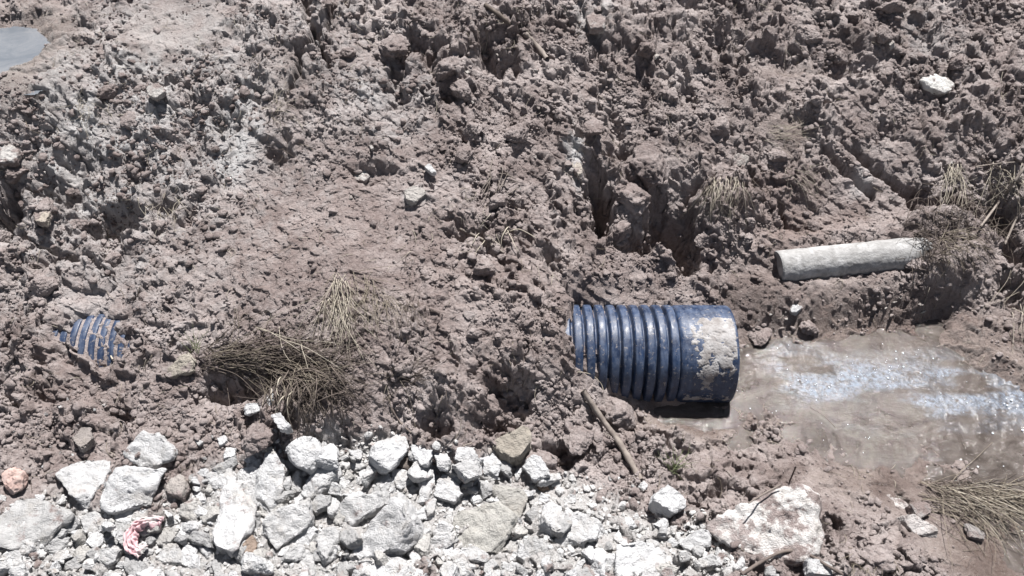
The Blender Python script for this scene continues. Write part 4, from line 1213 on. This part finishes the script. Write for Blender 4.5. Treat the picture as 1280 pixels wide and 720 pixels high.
# bits of straw everywhere
def litter(n):
    rg = np.random.default_rng(77)
    px = rg.uniform(-60, 1340, n); py = rg.uniform(-40, 700, n)
    x, y, z = march(HR, px, py); m = masks(x, y)
    ok = (rg.random(n) < (1 - m['grit']) * (1 - .7 * m['wet']) * (.35 + .65 * sstep(-.1, .3, fbm(x * 2, y * 2, 58, 2)))) & ~((x > .2) & (x < .95) & (np.abs(y) < .22))
    x, y = x[ok], y[ok]; k = len(x)
    a = rg.random(k) * 6.283; ln = rg.uniform(.02, .08, k); bd = rg.normal(size=k) * .8
    st, mi = [], []
    t = np.linspace(-.5, .5, 6)
    X = x[:, None] + np.cos(a[:, None] + bd[:, None] * t) * ln[:, None] * t; Y = y[:, None] + np.sin(a[:, None] + bd[:, None] * t) * ln[:, None] * t
    Z = HR(X, Y)
    Z = np.maximum(Z, np.linspace(0, 1, 6)[None] * (Z[:, -1:] - Z[:, :1]) + Z[:, :1]) + .004
    for i in range(k):
        st.append((np.stack([X[i], Y[i], Z[i]], -1), .0007 + .0006 * rg.random(), .0006)); mi.append(int(rg.random() * 3))
    me, org = tube_mesh('straw_litter', st, PALETTE, 4, mi)
    link('straw_litter', me, kind='stuff', loc=org, label='broken bits of straw and root littered over the mud')
litter(1900)


# ------------------------------------------------------------------ pink scrap
def scrap():
    path = np.array([(208, 661), (194, 659), (181, 663), (172, 672), (168, 684), (174, 694), (184, 697)], float)
    P = smooth_line(px_path(path, .05), 90)
    T = np.gradient(P, axis=0); T /= np.linalg.norm(T, axis=1, keepdims=True)
    A = np.cross(T, [0, 0, 1.]); A /= np.linalg.norm(A, axis=1, keepdims=True)
    nv = 34; v = np.linspace(-1, 1, nv)
    w = .020 * (1 + .35 * perlin(np.arange(90) * .11, np.zeros(90), 8))
    S0, V0 = np.meshgrid(np.arange(90), v, indexing='ij')
    fold = .013 * fbm(S0 * .10, V0 * 3.2, 31, 3) + .007 * np.sin(V0 * 9 + 2 * perlin(S0 * .08, V0 * 0, 3))
    V = P[:, None] + A[:, None] * (V0 * w[:, None] + .006 * perlin(S0 * .15, V0 * 3, 6))[..., None] + np.array([0, 0, 1.]) * (fold - .012 * V0 ** 2)[..., None]
    n = 90
    i = np.arange(n - 1)[:, None] * nv + np.arange(nv - 1)[None]
    F = np.stack([i, i + nv, i + nv + 1, i + 1], -1).reshape(-1, 4)
    Vv, org = centred(V.reshape(-1, 3))
    o = link('plastic_scrap', mesh_np('plastic_scrap', Vv, F, PINK), label='crumpled faded pink plastic scrap among the white stones', cat='plastic scrap', loc=org)
    sm = o.modifiers.new('thickness', 'SOLIDIFY'); sm.thickness = .0015
scrap()


# ------------------------------------------------------------------ clods that lie loose
def clod_mesh(name, seed, flat=.8):
    V0, F0 = ico(5 if seed < 90 else 6)
    rg = np.random.default_rng(seed)
    P = V0 * (1 + .35 * fbm3(V0 * 1.2 + seed, seed, 2)[:, None])
    for _ in range(12):
        d = rg.normal(size=3); d /= np.linalg.norm(d); h = rg.uniform(.5, .85); s = P @ d
        P = P - np.where(s > h, (s - h) * .9, 0)[:, None] * d
    q = fbm3(P * 3.2 + seed, seed + 4, 4, .62); c = np.abs(fbm3(P * 4.2 + 9 + seed, seed + 7, 2))
    P = P * (1 + .13 * q + .05 * perlin3(P * 17, seed) + (.03 * fbm3(P * 30, seed + 2, 2) if seed > 90 else 0) - .12 * np.clip(.10 - c, 0, 1) * 8)[:, None]
    P[:, 2] *= flat
    return mesh_np(name, P, F0, CLOD, True)


CM = [clod_mesh('clod', 60 + k) for k in range(8)]


def clod(px, py, rpx, label, group=None, k=0, sink=.35):
    x, y, z = march(HR, np.array([px]), np.array([py])); x, y = x[0], y[0]
    s = rpx * (CZ - z[0]) / -rays(px, py)[2] / FPX
    o = link('mud_clod', CM[k], label=label, cat='mud clod', group=group, loc=(x, y, float(HR(x, y)) + s * .8 * (1 - 2 * sink) * .5))
    o.scale = (s * random.uniform(.9, 1.2), s * random.uniform(.8, 1.05), s * random.uniform(.75, 1.0))
    o.rotation_euler = (random.uniform(-.3, .3), random.uniform(-.3, .3), random.uniform(0, 6.28))


clod(774, 517, 27, 'flat topped round clod of mud below the ribs of the blue pipe', k=1)
clod(740, 163, 17, 'knobby clod of mud above the dark crevice in the bank', k=2)
clod(815, 428 + 140, 1, 'x') if False else None
clod(792, 248, 30, 'knobby clod of mud between two dark hollows in the bank', k=3, sink=.5)
clod(812, 205, 34, 'wide clod of mud on the brink over the dark hollow', k=5, sink=.62)
clod(880, 300, 18, 'clod of mud at the right lip of the dark hollow', k=7, sink=.5)
clod(772, 290, 17, 'clod of mud fallen below the left dark hollow', k=0, sink=.4)
clod(325, 548, 26, 'brown crumbly clod behind the rubble, above the domed white boulder', k=3)
clod(722, 548, 22, 'clod of mud pressed against the long grey stick', k=4)
clod(590, 165, 16, 'clod of mud in mid slope under the high branches', k=5)
clod(955, 660, 1, 'x') if False else None
clod(1090, 700, 26, 'large clod of mud right of the caked boulder', k=6)
clod(560, 90, 22, 'dark clod of mud between the two upper hollows', k=7)
clod(1012, 408, 13, 'mud lump at the rim of the water under the concrete pipe', k=0, sink=.5)
clod(950, 418, 17, 'mud lump beside the mouth of the blue pipe', k=2, sink=.5)
clod(490, 60, 24, 'broad clod of mud left of the upper hollows', k=1)
rg = np.random.default_rng(5)
k = 0
while k < 90:
    px, py = rg.uniform(0, 1280), rg.uniform(5, 700)
    x, y, z = march(HR, np.array([px]), np.array([py])); m = masks(x, y)
    if m['calm'][0] > .35 or m['wet'][0] > .25 or m['grit'][0] > .15: continue
    if abs(y[0]) < .3 and x[0] > .1 and x[0] < 1.05: continue
    if np.hypot(x[0] - HOLE[0], y[0] - HOLE[1]) < .22: continue
    if sstep(-.3, .3, fbm(x * 2.3, y * 2.3, 30, 2))[0] < rg.random(): continue
    clod(px, py, 6 + 11 * rg.random() ** 2.2, 'loose rough clod of earth among many on the churned bank', 'loose clods on the bank', int(rg.integers(8)), rg.uniform(.25, .45)); k += 1


# ------------------------------------------------------------------ bubbles on the water, with pale flecks standing in for glints
def foam_glints(n):
    rg = np.random.default_rng(88); V0, F0 = ico(1)
    px = rg.uniform(915, 1300, n * 6); py = rg.uniform(425, 620, n * 6)
    x, y = at_z(px, py, .0)
    d = sstep(.0, .35, fbm(x * 2.2, y * 7, 87, 3)) * np.exp(-((y + .10) / .2) ** 2) + .02
    ok = np.nonzero((rg.random(len(x)) < d) & (HR(x, y) < -.012))[0][:n]
    x, y = x[ok], y[ok]; s = .0016 * (3.2 ** (rg.random(len(x)) ** 2.2))
    vv = V0[None] * s[:, None, None] * np.array([1, 1, .6]) + np.stack([x, y, np.full(len(x), .003)], -1)[:, None]
    F = (F0[None] + (np.arange(len(x)) * len(V0))[:, None, None]).reshape(-1, 3)
    m, nt, b, out = mat('foam_glint_fleck'); b.inputs['Base Color'].default_value = (.72, .76, .82, 1); b.inputs['Roughness'].default_value = .2
    link('foam_glints', mesh_np('foam_glints', vv.reshape(-1, 3), F, m), kind='stuff', label='pale bubbles and white flecks standing in for glints on the brown water')
foam_glints(160)
# ------------------------------------------------------------------ light
EL, AZ = math.radians(66), math.radians(18)
w = bpy.data.worlds.new('World'); SC.world = w; w.use_nodes = True
nt = w.node_tree; nt.nodes.clear()
sky = nt.nodes.new('ShaderNodeTexSky'); sky.sky_type = 'NISHITA'; sky.sun_disc = False
sky.sun_elevation = EL; sky.sun_rotation = AZ; sky.altitude = 2500; sky.dust_density = .6
bg = nt.nodes.new('ShaderNodeBackground'); bg.inputs[1].default_value = .042
wo = nt.nodes.new('ShaderNodeOutputWorld')
hs = nt.nodes.new('ShaderNodeHueSaturation'); hs.inputs['Saturation'].default_value = .55
nt.links.new(sky.outputs[0], hs.inputs['Color']); nt.links.new(hs.outputs[0], bg.inputs[0]); nt.links.new(bg.outputs[0], wo.inputs[0])
sd = bpy.data.lights.new('sun', 'SUN'); sd.energy = 5; sd.angle = math.radians(.53); sd.color = (1, .97, .945)
sun = bpy.data.objects.new('sun', sd); COL.objects.link(sun)
dirv = Vector((math.sin(AZ) * math.cos(EL), math.cos(AZ) * math.cos(EL), math.sin(EL)))
sun.rotation_euler = dirv.to_track_quat('Z', 'Y').to_euler()
sun.location = dirv * 20
vs = SC.view_settings
vs.view_transform = 'Standard'; vs.look = 'None'; vs.exposure = 1.1; vs.gamma = 1; vs.use_curve_mapping = False
SC.cycles.max_bounces = 6
